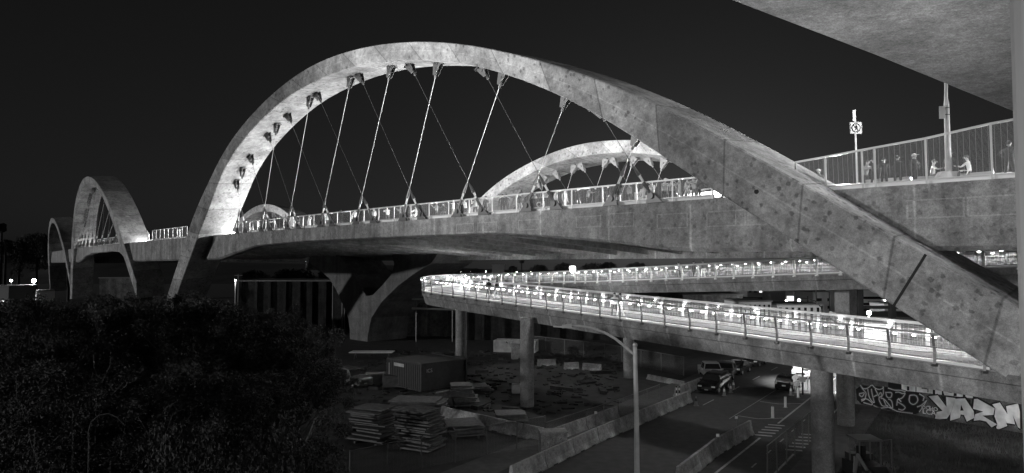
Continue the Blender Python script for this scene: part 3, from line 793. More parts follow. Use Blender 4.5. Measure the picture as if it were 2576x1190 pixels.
# ------------------------------------------------------------ people
def skin_person(J, edges, rad):
    me = bpy.data.meshes.new('tmpb'); me.from_pydata(J, edges, []); o = bpy.data.objects.new('tmpb', me); COL.objects.link(o)
    md = o.modifiers.new('s', 'SKIN'); md.use_smooth_shade = True; md.branch_smoothing = .6
    for i, v in enumerate(me.skin_vertices[0].data): v.radius = rad[i]; v.use_root = (i == 0)
    sb = o.modifiers.new('u', 'SUBSURF'); sb.levels = 1; sb.render_levels = 1
    dg = bpy.context.evaluated_depsgraph_get(); m2 = bpy.data.meshes.new_from_object(o.evaluated_get(dg)); bpy.data.objects.remove(o); return m2
def make_body(pose):
    """pose: lean forward, arm targets, stance; figure faces +Y, feet at z=0, height 1.75"""
    sit = pose.get('sit', 0); lean = pose.get('lean', 0); st = pose.get('stride', .1)
    pz = .95 if not sit else .5
    def up(h, f=0): return Vector((0, math.sin(lean)*h+f, pz+math.cos(lean)*h))
    J = [Vector((0, 0, pz)), up(.18), up(.38), up(.50), up(.58), up(.66, .02), up(.76, .03)]
    rad = [(.155, .12), (.14, .11), (.17, .12), (.10, .09), (.055, .06), (.078, .09), (.075, .085)]
    ed = [(0, 1), (1, 2), (2, 3), (3, 4), (4, 5), (5, 6)]
    for s, arm in ((-1, pose.get('l', 'down')), (1, pose.get('r', 'down'))):
        sh = up(.45)+Vector((s*.185, 0, 0)); i0 = len(J); J.append(sh); rad.append((.062, .062)); ed.append((2, i0))
        if arm == 'down': el, ha = sh+Vector((s*.07, -.02, -.28)), sh+Vector((s*.08, .06, -.53))
        elif arm == 'phone': el, ha = sh+Vector((s*.06, .14, -.22)), sh+Vector((-s*.03, .36, .0))
        elif arm == 'up': el, ha = sh+Vector((s*.14, .05, .22)), sh+Vector((s*.1, .12, .50))
        elif arm == 'out': el, ha = sh+Vector((s*.27, .03, .03)), sh+Vector((s*.52, .06, .08))
        elif arm == 'hip': el, ha = sh+Vector((s*.22, -.06, -.2)), sh+Vector((s*.02, .08, -.38))
        else: el, ha = sh+Vector((s*.05, .2, -.2)), sh+Vector((0, .45, -.14))      # rail
        J += [el, ha, ha+(ha-el).normalized()*.09]; rad += [(.045, .045), (.032, .032), (.038, .022)]; ed += [(i0, i0+1), (i0+1, i0+2), (i0+2, i0+3)]
        # fingers and thumb
        k = len(J); d = (ha-el).normalized(); sd = d.cross(Vector((0, 1, 0)) if abs(d.y) < .8 else Vector((1, 0, 0))).normalized(); palm = J[i0+3]
        for q, fl_ in ((-.028, .075), (-.01, .085), (.01, .08), (.028, .065)):
            J.append(palm+d*fl_+sd*q+Vector((0, .02, 0))); rad.append((.009, .009)); ed.append((i0+3, len(J)-1))
        J.append(ha+sd*.05+d*.05); rad.append((.010, .010)); ed.append((i0+2, len(J)-1))
    for s in (-1, 1):
        hp = Vector((s*.095, 0, pz-.06)); i0 = len(J)
        if sit: kn, an, to = Vector((s*.11, .42, pz)), Vector((s*.11, .46, .09)), Vector((s*.12, .62, .04))
        else: kn, an, to = Vector((s*.11, s*st*.5+.02, .5)), Vector((s*.115, s*st-.03, .09)), Vector((s*.14, s*st+.13, .035))
        J += [hp, kn, an, to]; rad += [(.095, .095), (.062, .062), (.042, .045), (.04, .03)]; ed += [(0, i0), (i0, i0+1), (i0+1, i0+2), (i0+2, i0+3)]
    me = skin_person(J, ed, rad)
    headc = up(.68, .03)
    return me, headc, pz, up(.55).z
POSES = {
    'stand': dict(), 'walk': dict(stride=.22), 'phone': dict(r='phone', l='phone'), 'onephone': dict(r='phone'),
    'rail': dict(lean=.3, l='rail', r='rail'), 'wave': dict(r='up', stride=.12), 'out': dict(r='out', l='out'), 'hip': dict(l='hip'), 'sit': dict(sit=1, r='rail', lean=.15), 'drink': dict(r='out', l='hip')}
BODY = {}
def person(P, face, pose, top, legs, label, hat=None, hair='hair', scale=1.0, group='people crowding the viaduct walkway'):
    key = (pose, top, legs)
    T = thing('person', label, 'person', tuple(P), group); T.rotation_euler = (0, 0, face-math.pi/2); T.scale = (scale*1.16, scale*1.16, scale*1.05)
    if key not in BODY:
        me, hc, pz, nz = make_body(POSES[pose]); me = me.copy()
        me.materials.clear()
        for m in ('skin', top, legs, 'rubber'): me.materials.append(M[m])
        for p in me.polygons:
            z = p.center.z; x = abs(p.center.x); mi = 1
            if z > nz: mi = 0 if x < .13 else 1
            elif z < .09 and pz > .6: mi = 3
            elif z < pz-.02 and x < .24 and not (x > .2 and z > .6): mi = 2
            if x > .42 and pose in ('out', 'drink'): mi = 0
            p.material_index = mi; p.use_smooth = True
        me.name = 'body'
        g = MB(); hr = hc+Vector((0, -.02, .035))
        g.sphere(hr, .108, 6, 0, (.86, 1, 1.0)); hm = None
        BODY[key] = (me, hc)
    me, hc = BODY[key]
    b = bpy.data.objects.new('body', me); COL.objects.link(b); b.parent = T
    hk = ('hair', pose, hat, hair)
    if hk not in BODY:
        WL['tmp'] = Vector((0, 0, 0)); g = MB()
        g.sphere(hc+Vector((0, -.028, .03)), .104, 6, 0, (.84, .95, 1.0))
        o = g.build('hair', hair, smooth=True); BODY[hk] = o.data; bpy.data.objects.remove(o)
        g = MB(); f = hc+Vector((0, .07, 0))       # nose, eyes, mouth, ears
        g.sphere(f+Vector((0, .035, -.01)), .018, 4, 0, (.8, 1, 1.4))
        for s in (-1, 1): g.sphere(f+Vector((s*.032, .012, .022)), .011, 4, 1); g.sphere(hc+Vector((s*.088, 0, -.005)), .025, 4, 0, (.4, .8, 1.2))
        g.box(f+Vector((0, .012, -.05)), (.045, .01, .01), 0, 1)
        o = g.build('face', ['skin', 'hair']); BODY[('face',)+hk] = o.data; bpy.data.objects.remove(o)
        if hat:
            g = MB(); g.sphere(hc+Vector((0, -.02, .06)), .112, 6, 0, (.9, 1, .8)); g.tube([hc+Vector((0, .01, .06)), hc+Vector((0, .01, .075))], .125 if hat == 'cap' else .19, 14)
            if hat == 'cap': g.box(hc+Vector((0, .15, .06)), (.14, .12, .015))
            o = g.build('hat', 'cloth_white' if hat == 'cap' else 'cloth_dark'); BODY[('hat',)+hk] = o.data; bpy.data.objects.remove(o)
    for nm, kk in (('hair', hk), ('face', ('face',)+hk), ('hat', ('hat',)+hk)):
        if kk in BODY:
            q = bpy.data.objects.new(nm, BODY[kk]); COL.objects.link(q); q.parent = T
    return T
# (picture x, metres inboard, facing in degrees relative to "towards the viewer", pose, top, trousers, label, hat)
CROWD = [
 (237, 1, 180, 'stand', 'cloth_white', 'cloth_dark', 'tiny pale figure under the second arch at the far left', None),
 (374, .9, 0, 'wave', 'cloth_white', 'cloth_grey', 'person in white raising one arm beside the second arch foot', None),
 (389, 1.2, 30, 'stand', 'cloth_dark', 'cloth_dark', 'person in dark clothes low behind the short left fence', None),
 (421, .8, 10, 'stand', 'cloth_dark', 'cloth_dark', 'dark figure in the middle of the short left fence, head above the rail', None),
 (452, .8, -20, 'out', 'cloth_grey', 'cloth_grey', 'person in grey with both arms spread, right of the short left fence', None),
 (634, 1.0, 20, 'phone', 'cloth_dark', 'cloth_grey', 'person photographing at the leftmost post of the cable-hung fence', None),
 (650, 1.4, -30, 'stand', 'cloth_white', 'cloth_dark', 'pale-topped person beside the small far-side arch', 'cap'),
 (692, 1.1, 15, 'rail', 'cloth_grey', 'cloth_dark', 'grey-topped person bending at the rail under the small far-side arch', None),
 (724, .7, 0, 'wave', 'cloth_dark', 'cloth_dark', 'tall dark figure whose head stands above the rail, left of the pair', None),
 (750, .9, 0, 'stand', 'cloth_dark', 'cloth_grey', 'dark-haired figure right of the tall one, above the small far-side arch', None),
 (778, 1.0, 0, 'hip', 'cloth_white', 'cloth_white', 'person all in white right of the small far-side arch', None),
 (824, 1.2, 30, 'phone', 'cloth_white', 'cloth_dark', 'person in a white top between the fourth and fifth cable pairs', None),
 (857, .5, 0, 'stand', 'cloth_dark', 'cloth_dark', 'person in black standing alone with head above the rail', None),
 (893, 1.1, 60, 'walk', 'cloth_white', 'cloth_dark', 'person in white walking left by a cable foot', None),
 (975, 1.2, 40, 'rail', 'cloth_white', 'cloth_dark', 'person in white leaning on the rail left of the middle', None),
 (1007, 1.2, -30, 'phone', 'cloth_grey', 'cloth_dark', 'grey-topped person next to the leaning one in white', None),
 (1048, 1.3, 20, 'sit', 'cloth_white', 'cloth_white', 'pale figure sitting between two dark cable anchors', None),
 (1098, 1.4, -20, 'onephone', 'cloth_grey', 'cloth_dark', 'person in grey under a raised pale sheet', None),
 (1116, 1.0, 30, 'sit', 'cloth_dark', 'cloth_dark', 'dark figure crouching at the rail near the middle', None),
 (1172, 1.3, 0, 'rail', 'cloth_white', 'cloth_dark', 'white-topped person bowed over the rail near the bright arch', None),
 (1222, 1.1, 10, 'stand', 'cloth_dark', 'cloth_dark', 'dark person at the foot of the bright far-side arch', None),
 (1264, .9, 40, 'stand', 'cloth_dark', 'cloth_dark', 'left one of two people in black facing each other', None),
 (1274, 1.0, -140, 'phone', 'cloth_dark', 'cloth_dark', 'right one of two people in black facing each other', None),
 (1308, 1.0, 170, 'stand', 'cloth_dark', 'cloth_grey', 'broad person in black seen from behind, right of the facing pair', None),
 (1373, .9, 60, 'hip', 'cloth_white', 'cloth_grey', 'bearded person in a white shirt beside the banner with letters', None),
 (1420, 1.2, 90, 'stand', 'cloth_grey', 'cloth_grey', 'person in a grey top seen side on', None),
 (1454, 1.3, 0, 'phone', 'cloth_dark', 'cloth_dark', 'person in black holding up a phone', None),
 (1478, .9, 100, 'rail', 'cloth_grey', 'cloth_dark', 'hooded person in a grey jacket leaning forward', None),
 (1497, 1.2, 0, 'stand', 'cloth_dark', 'cloth_dark', 'person in black right behind the hooded one', None),
 (1530, 1.1, -50, 'onephone', 'cloth_dark', 'cloth_grey', 'person in black pointing a phone to the right', None),
 (1583, 1.1, 150, 'stand', 'cloth_grey', 'cloth_dark', 'curly-haired person in pale grey beside a cable anchor', None),
 (1618, .8, 180, 'sit', 'cloth_white', 'cloth_white', 'person in a white shirt sitting against the fence', None),
 (1670, .9, 60, 'rail', 'cloth_white', 'cloth_dark', 'person in white with a pale cap, bent forward', 'cap'),
 (1710, .9, -40, 'phone', 'cloth_white', 'cloth_white', 'person all in white behind the finest wire panel', None),
 (1748, 1.0, 0, 'rail', 'cloth_white', 'cloth_grey', 'rightmost white figure, beside the parked dark car', None),
 (2062, 1.6, 0, 'sit', 'cloth_grey', 'cloth_dark', 'low figure in a white cap by the fence corner', 'cap'),
 (2176, 1.3, 60, 'rail', 'cloth_grey', 'cloth_dark', 'person bending over pale flowers beside the sign pole', None),
 (2199, .8, -60, 'hip', 'cloth_dark', 'cloth_dark', 'person in a dark jacket turned right beside the sign pole', None),
 (2259, .7, 180, 'stand', 'cloth_dark', 'cloth_dark', 'tall person in black seen from behind at the tall fence', None),
 (2301, .8, 60, 'hip', 'cloth_dark', 'cloth_dark', 'person in a dark vest and white cap holding a pale bottle', 'cap'),
 (2345, 1.8, 90, 'sit', 'cloth_grey', 'cloth_dark', 'low grey figure left of the lamp post', None),
 (2391, 1.0, 180, 'stand', 'cloth_dark', 'cloth_dark', 'person in black with a brimmed hat behind the lamp post', 'brim'),
 (2440, 1.2, -70, 'sit', 'cloth_white', 'cloth_dark', 'person in a white sleeveless top sitting with one arm out', None),
 (2540, .5, 150, 'drink', 'cloth_dark', 'cloth_dark', 'largest person, in black at the right edge, holding a bottle', None),
 (940, 1.2, 10, 'stand', 'cloth_white', 'cloth_dark', 'standing person in white two posts left of the leaning one', None),
 (1031, 1.5, 180, 'stand', 'cloth_dark', 'cloth_dark', 'person in black with the back turned, left of the pale sitting figure', None),
 (1140, 1.2, -30, 'out', 'cloth_white', 'cloth_grey', 'person in white holding out both arms left of the middle', None),
 (1196, 1.0, 20, 'onephone', 'cloth_white', 'cloth_dark', 'person in white at the left foot of the bright far-side arch', 'cap'),
 (1345, 1.5, 0, 'stand', 'cloth_grey', 'cloth_dark', 'grey figure directly left of the lettered banner', None),
 (1398, 1.3, 150, 'stand', 'cloth_white', 'cloth_dark', 'white-shirted person right of the bearded one', None),
 (1555, 1.2, 30, 'stand', 'cloth_dark', 'cloth_grey', 'person in black between two steep cable anchors', None),
 (1640, 1.4, 0, 'phone', 'cloth_white', 'cloth_grey', 'white figure lifting both hands right of the thick anchor', None),
 (1690, 1.4, 20, 'stand', 'cloth_white', 'cloth_dark', 'upright white figure at the start of the finest wire panel', None),
 (1730, 1.3, -20, 'hip', 'cloth_white', 'cloth_white', 'broad white figure in the middle of the finest wire panel', None),
 (2225, 1.2, 20, 'onephone', 'cloth_dark', 'cloth_dark', 'person in black with a phone, left of the tall one seen from behind', None),
]
for i, (px, off, fc, ps, tp, lg, lb, hat) in enumerate(CROWD):
    off += .45; tt = tx(px, DZ, off); b = E(tt, off, DZ+.0); b.z = DZ-.06
    if ps == 'sit': b.z = DZ-.06+.22
    base = math.atan2(-nrm(tt).y, -nrm(tt).x)
    person(b, base+R(fc), ps, tp, lg, lb, hat, scale=1.0 if px < 2500 else 1.1)
RW = [(1231, 0, 200, 'walk', 'cloth_dark', 'cloth_dark', 'left person of the couple in dark clothes near the ramp bend'),
      (1250, .8, 0, 'walk', 'cloth_dark', 'skin', 'right person of the couple near the ramp bend, in shorts'),
      (1549, 1.6, 20, 'walk', 'cloth_white', 'cloth_dark', 'person in a white shirt and dark trousers in the middle of the ramp'),
      (1562, 1.5, -20, 'walk', 'cloth_grey', 'cloth_white', 'person in dark top and white shorts beside the white shirt on the ramp'),
      (1707, -1, 0, 'stand', 'cloth_grey', 'cloth_dark', 'leftmost small figure on the upper run of the ramp'),
      (1745, -1, 90, 'stand', 'cloth_dark', 'cloth_dark', 'tallest of the three dark figures on the upper run of the ramp'),
      (1770, -1, 0, 'hip', 'cloth_dark', 'cloth_white', 'rightmost small figure on the upper run of the ramp, pale legs')]
def ramp_at(px, far, off):
    best = None
    rng_ = [i*.25 for i in range(int(LT*4))]
    for L in rng_:
        if far and L < S2: continue
        if not far and L > S1: continue
        p = RPt(L, off); d = abs(proj(p)[0]-px)
        if best is None or d < best[0]: best = (d, L)
    return best[1]
for px, off, fc, ps, tp, lg, lb in RW:
    far = px > 1600; L = ramp_at(px, far, off); p = RPt(L, off, 0)
    person(p, math.atan2(-N0.y, -N0.x)+R(fc), ps, tp, lg, lb, group='people walking on the lit ramp')
# ------------------------------------------------------------ yard: barriers, stacks, containers, fences
def ang(a, b): return math.atan2(b.y-a.y, b.x-a.x)
PROF = [(-.3, 0), (-.3, .08), (-.16, .33), (-.08, .85), (.08, .85), (.16, .33), (.3, .08), (.3, 0)]
def jersey(name, a, b, label, group, h=.95, mat='barrier', z=0.0, extra=None):
    c = (a+b)/2; T = thing(name, label, 'barrier', (c.x, c.y, z), group); d = (b-a).normalized(); n = Vector((-d.y, d.x, 0))
    g = MB(); L = (b-a).length-.06; k = h/.85
    def ring(p): return [p+n*x*1.05+Vector((0, 0, z+zz*k)) for x, zz in PROF]
    A = ring(a+d*.03); B = ring(a+d*(.03+L)); g.add([Vector((v.x, v.y, v.z)) for v in A+B], [(i, (i+1) % 8, 8+(i+1) % 8, 8+i) for i in range(8)]+[tuple(range(8))[::-1], tuple(range(8, 16))])
    g.build('block', mat, T)
    if h > .6:
        for f in (.27, .73):
            g = MB(); p = a+d*L*f; g.box((p.x, p.y, z+.045), (.5, .66, .07), math.atan2(d.y, d.x)); g.build('lifting_slot', 'rubber', T)
    return T
def run(px, seg, label, group, h=.95, cat='barrier', names=None, z=0.0):
    """barriers end to end along a ground polyline given by its picture base points; distinct labels by order"""
    pts = [ground(*p) for p in px]; tot = []
    for a, b in zip(pts, pts[1:]):
        n = max(1, round((b-a).length/seg))
        for i in range(n): tot.append((a.lerp(b, i/n), a.lerp(b, (i+1)/n)))
    return [jersey('concrete_barrier', a, b, label, group, h, z=z) for a, b in tot]
ORD = ['first', 'second', 'third', 'fourth', 'fifth', 'sixth', 'seventh', 'eighth', 'ninth', 'tenth', 'eleventh', 'twelfth', 'thirteenth', 'fourteenth', 'fifteenth', 'sixteenth']
def number(objs, fmt):
    for i, o in enumerate(objs): o['label'] = fmt % ORD[i] if i < len(ORD) else fmt % ('number %d' % (i+1))
number(run([(1285, 1218), (1500, 1112), (1735, 1011)], 4.0, 'x', 'barriers along the left road edge', h=1.0), '%s barrier from the bottom of the row along the left road edge')
number(run([(1700, 1001), (1765, 972)], 3.4, 'x', 'barriers behind the road row'), '%s barrier of the short row behind the road-edge row, near the parked vehicles')
number(run([(1111, 1052), (1372, 1112)], 4.2, 'x', 'barriers of the yard wall'), '%s barrier from the left in the yard row that runs to the painted corner')
number(run([(1378, 1118), (1552, 1052)], 4.0, 'x', 'barriers behind the pavement fence'), '%s barrier from the painted corner in the row behind the pavement fence')
number(run([(1705, 1220), (1800, 1142), (1888, 1092)], 4.2, 'x', 'barriers between the two carriageways', h=1.0), '%s barrier from the bottom in the row between road and bicycle lane')
for nm, a, b in (('light barrier block left of its two neighbours by the far fence', (1352, 921), (1398, 919)), ('square-ended barrier block in the middle by the far fence', (1419, 929), (1456, 928)), ('barrier block right of its two neighbours by the far fence', (1466, 930), (1513, 934))):
    jersey('concrete_barrier', ground(*a), ground(*b), nm, 'loose barrier blocks by the far fence', h=.8)
number(run([(1630, 953), (1722, 972)], 4.0, 'x', 'low barriers by the parked vehicles', h=.5), '%s low barrier from the lamp pole toward the parked vehicles')
# scrawls on barriers: flat strokes
def scrawl(T, a, b, z0, z1, off, seed, mat='rubber', n=7, name='graffiti', wd=.04):
    rnd = random.Random(seed); d = (b-a).normalized(); nn = Vector((d.y, -d.x, 0)); nn = -nn if nn.dot(-a) < 0 else nn; g = MB(); L = (b-a).length
    for i in range(n):
        x = L*(.1+.8*i/n); pts = []
        for k in range(5): pts.append(a+d*(x+rnd.uniform(-.12, .22)*L/n*2)+Vector((0, 0, rnd.uniform(z0, z1)))+nn*off)
        for p, q in zip(pts, pts[1:]): g.beam(p, q, wd, .006, up=tuple(nn)) if False else g.poly([p, q, q+Vector((0, 0, wd)), p+Vector((0, 0, wd))])
    return g.build(name, mat, T)
# painted electrical corner box
c = ground(1392, 1150); T = thing('utility_box', 'scribbled square concrete box at the corner of the pavement fence', 'utility box', (c.x, c.y, 0))
g = MB(); g.box((c.x, c.y+.6, .75), (1.7, 1.1, 1.5), .1); g.build('box_body', 'barrier', T); g = MB(); g.box((c.x, c.y+.6, 1.53), (1.8, 1.2, .06), .1); g.build('lid', 'barrier', T)
scrawl(T, c+Vector((-.8, -.03, 0)), c+Vector((.8, .1, 0)), .5, 1.2, .06, 3)
def stack(px0, px1, n, L, label, seed, w_=2.6, rot=None, thick=.11, gap=0, mat='wood'):
    rnd = random.Random(seed); a, b = ground(*px0), ground(*px1); c = (a+b)/2; L = L or (b-a).length; rot = ang(a, b) if rot is None else rot
    T = thing('panel_stack', label, 'panel stack', (c.x, c.y, 0), 'stacks of formwork panels in the yard'); z = .12
    g = MB()
    for f in (-.35, .35): g.box((c.x+math.cos(rot)*L*f, c.y+math.sin(rot)*L*f+w_*.4, .06), (.12, w_, .12), rot)
    g.build('bearer', mat, T)
    for i in range(n):
        g = MB(); th = thick*rnd.uniform(.8, 1.25); z += th/2
        g.box((c.x+rnd.uniform(-.32, .32), c.y+w_*.45+rnd.uniform(-.2, .2), z), (L*rnd.uniform(.86, 1.03), w_*rnd.uniform(.9, 1.05), th*.8), rot+rnd.uniform(-.07, .07)); z += th/2+gap
        if rnd.random() < .3: z += .05
        g.build('panel', mat, T)
    return T
stack((900, 1108), (968, 1128), 12, 2.5, 'leaning stack of ribbed formwork panels, leftmost in the yard', 1, 1.9, rot=-.45, gap=.07)
stack((1020, 1128), (1080, 1146), 14, 2.6, 'tall stack of curled panels, nearest the viewer in the yard', 2, 2.0, rot=-.5, gap=.06)
stack((985, 1052), (1100, 1045), 7, 4.3, 'broad low stack of large pale sheets behind the two front stacks', 4, 2.6, rot=-.1, gap=.05)
stack((1135, 1028), (1195, 1025), 9, 0, 'square stack of thick slabs beside the concrete block', 5, 2.0, rot=.1, thick=.17)
stack((1120, 1105), (1210, 1100), 5, 0, 'low dark stack of narrow boards right of the front stack', 6, 2.5, rot=.2, gap=.05)
stack((1165, 985), (1230, 990), 4, 0, 'flat dark stack of boards between the two round columns', 8, 2.5, rot=.2)
stack((1250, 1062), (1330, 1066), 5, 0, 'low wrapped pile of boards at the foot of the middle round column', 9, 2.0, rot=.05)
c = ground(1110, 1020); T = thing('concrete_block', 'pale broken concrete block with scribbles behind the broad sheets', 'concrete block', (c.x, c.y, 0))
g = MB(); g.hexa([c+Vector(v) for v in ((-1.1, -.4, 0), (1.1, -.4, 0), (1.1, .6, 0), (-1.1, .6, 0), (-.5, -.3, 1.1), (.8, -.3, 1.3), (.8, .5, 1.3), (-.5, .5, 1.1))]); g.build('block', 'barrier', T)
def container(px0, px1, h, dp, label, mat, doors=True, name='shipping_container'):
    a, b = ground(*px0), ground(*px1); d = (b-a).normalized(); n = Vector((-d.y, d.x, 0)); n = -n if n.y < 0 else n; L = (b-a).length; c = (a+b)/2+n*dp/2
    T = thing(name, label, 'container', (c.x, c.y, 0)); g = MB(); r_ = math.atan2(d.y, d.x)
    g.box((c.x, c.y, h/2+.06), (L-.1, dp-.1, h-.1), r_)
    k = int(L/.3)
    for i in range(k):
        p = a+d*(L*(i+.5)/k)+n*.03; g.box((p.x, p.y, h/2+.06), (.13, .06, h-.3), r_)
    g.build('corrugated_body', mat, T)
    g = MB()
    for s in (0, 1):
        for t_ in (0, 1):
            p = a+d*L*s+n*dp*t_; g.box((p.x, p.y, h/2+.05), (.16, .16, h), r_)
    for z in (.12, h):
        for t_ in (0, 1): p, q = a+n*dp*t_, b+n*dp*t_; g.beam(Vector((p.x, p.y, z)), Vector((q.x, q.y, z)), .12, .14)
        for s in (0, 1): p = a+d*L*s; q = p+n*dp; g.beam(Vector((p.x, p.y, z)), Vector((q.x, q.y, z)), .12, .14)
    g.build('corner_frame', mat, T); return T, a, b, d, n
T, a, b, d, n = container((975, 968), (1060, 988), 2.7, 5.5, 'dark shipping container with a pale label strip, in the yard', 'container')
g = MB(); p = a+d*1.2-n*.03; q = a+d*3.0-n*.03; g.poly([p+Vector((0, 0, 2.1)), q+Vector((0, 0, 2.1)), q+Vector((0, 0, 2.42)), p+Vector((0, 0, 2.42))]); g.build('label_strip', 'cream', T)
g = MB(); p = a+d*.35-n*.05; g.tube([p+Vector((0, 0, .5)), p+Vector((0, 0, 2.3))], .035, 6); g.build('door_bar', 'white', T)
textmesh('ICS', .5, 'cream', T, b+n*.9+d*.06+Vector((0, 0, 2.0)), n, Vector((0, 0, 1)))
T, a, b, d, n = container((1243, 886), (1345, 889), 1.6, 2.4, 'small white container with one black scribble, behind the tall round column', 'cream')
scrawl(T, a+d*1.6, a+d*3.4, .7, 1.9, .06, 11, n=3, wd=.09)
for px, sz, lab, m in (((940, 968), (2.0, 1.4, 1.1), 'pale crate beside the white car', 'cream'), ((982, 974), (1.7, 1.3, 1.1), 'grey slatted crate in front of the container corner', 'wood'), ((1300, 904), (1.4, 1.4, 1.9), 'upright pale cabinet just left of the tall round column', 'barrier'), ((1305, 990), (1.3, 1.0, .8), 'small pale box at the foot of the middle column', 'cream')):
    c = ground(*px); T = thing('crate', lab, 'crate', (c.x, c.y, 0)); g = MB(); g.box((c.x, c.y+sz[1]/2, sz[2]/2), sz, .05); g.build('crate_body', m, T)
    g = MB()
    for z in (.12, sz[2]*.5, sz[2]-.08): g.box((c.x, c.y-.03, z), (sz[0]+.04, .05, .08), .05)
    g.build('batten', m, T)
c = ground(932, 905); T = thing('work_table', 'pale sheet lying on trestles in front of the Y-shaped pier', 'table', (c.x, c.y, 0))
g = MB(); g.box((c.x, c.y+1, .9), (5.6, 2.2, .08), -.03); g.build('table_top', 'white', T)
for u in (-2.2, 2.2):
    g = MB(); g.beam((c.x+u, c.y+.2, 0), (c.x+u, c.y+1, .86), .08, .08); g.beam((c.x+u, c.y+1.8, 0), (c.x+u, c.y+1, .86), .08, .08); g.build('trestle', 'wood', T)
# debris: uncountable
g = MB(); rnd = random.Random(5)
for i in range(900):
    px = rnd.uniform(900, 1560); py = rnd.uniform(905, 1090) if rnd.random() < .75 else rnd.uniform(880, 920)
    if py > 1040 and px > 1200: continue
    p = ground(px, py); s = rnd.uniform(.08, .35)*(2 if rnd.random() < .08 else 1)
    g.box((p.x, p.y, s*.25), (s*rnd.uniform(.6, 4), s, s*.5), rnd.uniform(0, 3), M_=Matrix.Rotation(rnd.uniform(0, 3), 3, 'Z') @ Matrix.Rotation(rnd.uniform(-.3, .3), 3, 'X'))
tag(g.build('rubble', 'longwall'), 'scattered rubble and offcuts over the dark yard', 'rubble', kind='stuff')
# weeds and scrub on the right bank
def leafcloud(g, c, r, n, s, rnd, flat=1.0, mi=0):
    for _ in range(n):
        v = Vector((rnd.gauss(0, 1), rnd.gauss(0, 1), rnd.gauss(0, 1))).normalized()*(rnd.random()**.4); p = c+Vector((v.x*r[0], v.y*r[1], v.z*r[2]))
        a = Vector((rnd.gauss(0, 1), rnd.gauss(0, 1), rnd.gauss(0, 1)*flat)).normalized()*s*rnd.uniform(.6, 1.3); b = a.cross(Vector((rnd.gauss(0, 1), rnd.gauss(0, 1), rnd.gauss(0, 1)))).normalized()*s*.38
        g.add([p-a, p+b, p+a, p-b], [(0, 1, 2, 3)], mi)
g = MB(); rnd = random.Random(9)
for i in range(2600):
    px, py = rnd.uniform(2140, 2620), rnd.uniform(1030, 1230)
    if py < 1018+(px-2150)*.17+6: continue
    p = ground(px, py)
    for k in range(2):
        q = p+Vector((rnd.uniform(-.2, .2), rnd.uniform(-.2, .2), 0)); t_ = q+Vector((rnd.uniform(-.15, .15), rnd.uniform(-.1, .1), rnd.uniform(.1, .45)))
        g.add([q-Vector((.03, 0, 0)), q+Vector((.03, 0, 0)), t_], [(0, 1, 2)])
M['grass'] = plain('dry_grass', .07, .9, grain=.5, gscale=.5)
tag(g.build('dry_grass', 'grass'), 'sparse dry grass on the dark bank below the painted wall', 'grass', kind='stuff')

def chain_fence(name, pix, h, label, spacing=3.0, lean=0, infill=True, world=False):
    pts = [p if world else ground(*p) for p in pix]; c = pts[0]; T = thing(name, label, 'fence', (c.x, c.y, 0)); rl = MB(); ms = MB(); u = 0; rnd = random.Random(len(label))
    for a, b in zip(pts, pts[1:]):
        L = (b-a).length; n = max(1, round(L/spacing))
        for i in range(n+1):
            p = a.lerp(b, i/n)
            if i == n and b is not pts[-1]: continue
            g = MB(); g.tube([p, p+Vector((rnd.uniform(-.05, .05), 0, h))], .04, 6); g.build('fence_post', 'darksteel', T)
        rl.beam(a+Vector((0, 0, h-.04)), b+Vector((0, 0, h-.04)), .045, .045)
        ms.add([a+Vector((0, 0, .05)), b+Vector((0, 0, .05)), b+Vector((0, 0, h)), a+Vector((0, 0, h))], [(0, 1, 2, 3)], 0, [[(u, 0), (u+L, 0), (u+L, h), (u, h)]]); u += L
    rl.build('top_rail', 'darksteel', T)
    if infill: ms.build('wire_mesh', 'chain', T)
    return T
chain_fence('chain_link_fence', [(880, 1225), (1060, 1180), (1370, 1120)], 2.0, 'chain-link fence along the pavement in front of the panel stacks', 2.6)
chain_fence('chain_link_fence', [(1372, 1118), (1560, 1050), (1660, 1008)], 1.5, 'low wire fence on top of the pavement barriers, running to the parked vehicles', 2.8)
chain_fence('chain_link_fence', [(1330, 880), (1520, 905), (1720, 945)], 2.1, 'far chain-link fence across the back of the yard', 3.4)
chain_fence('chain_link_fence', [(1930, 1215), (2020, 1130), (2060, 1090)], 2.1, 'leaning wire fence beside the bicycle lane at the bottom right', 2.0)
# delineator posts, cones
def bollard(px, py, label):
    c = ground(px, py); T = thing('bollard', label, 'bollard', tuple(c), 'white lane bollards'); g = MB(); g.tube([c, c+Vector((0, 0, .95))], .11, 12); g.build('post', 'white', T)
    g = MB(); g.tube([c+Vector((0, 0, .95)), c+Vector((0, 0, 1.0))], [.11, .06], 12); g.tube([c, c+Vector((0, 0, .05))], .2, 12); g.build('collar', 'grey', T)
bollard(1944, 1053, 'white bollard nearest the viewer by the bicycle lane'); bollard(1976, 1026, 'middle one of the white lane bollards'); bollard(2008, 1001, 'white bollard farthest off, beside the parked dark hatchback')
def cone(px, py, label, dark=False):
    c = ground(px, py); T = thing('traffic_cone', label, 'traffic cone', tuple(c), 'traffic cones on the road'); g = MB()
    g.box((c.x, c.y, .025), (.4, .4, .05)); g.tube([c+Vector((0, 0, .05)), c+Vector((0, 0, .85))], [.17, .035], 12); g.build('cone_body', 'grey', T)
    g = MB(); g.tube([c+Vector((0, 0, .42)), c+Vector((0, 0, .66))], [.112, .078], 12); g.build('reflective_band', 'dark' if dark else 'white', T)
cone(1822, 996, 'traffic cone closest to the dark parked minivan'); cone(1838, 988, 'middle traffic cone of the three beside the minivan'); cone(1845, 979, 'traffic cone farthest of the three beside the minivan')
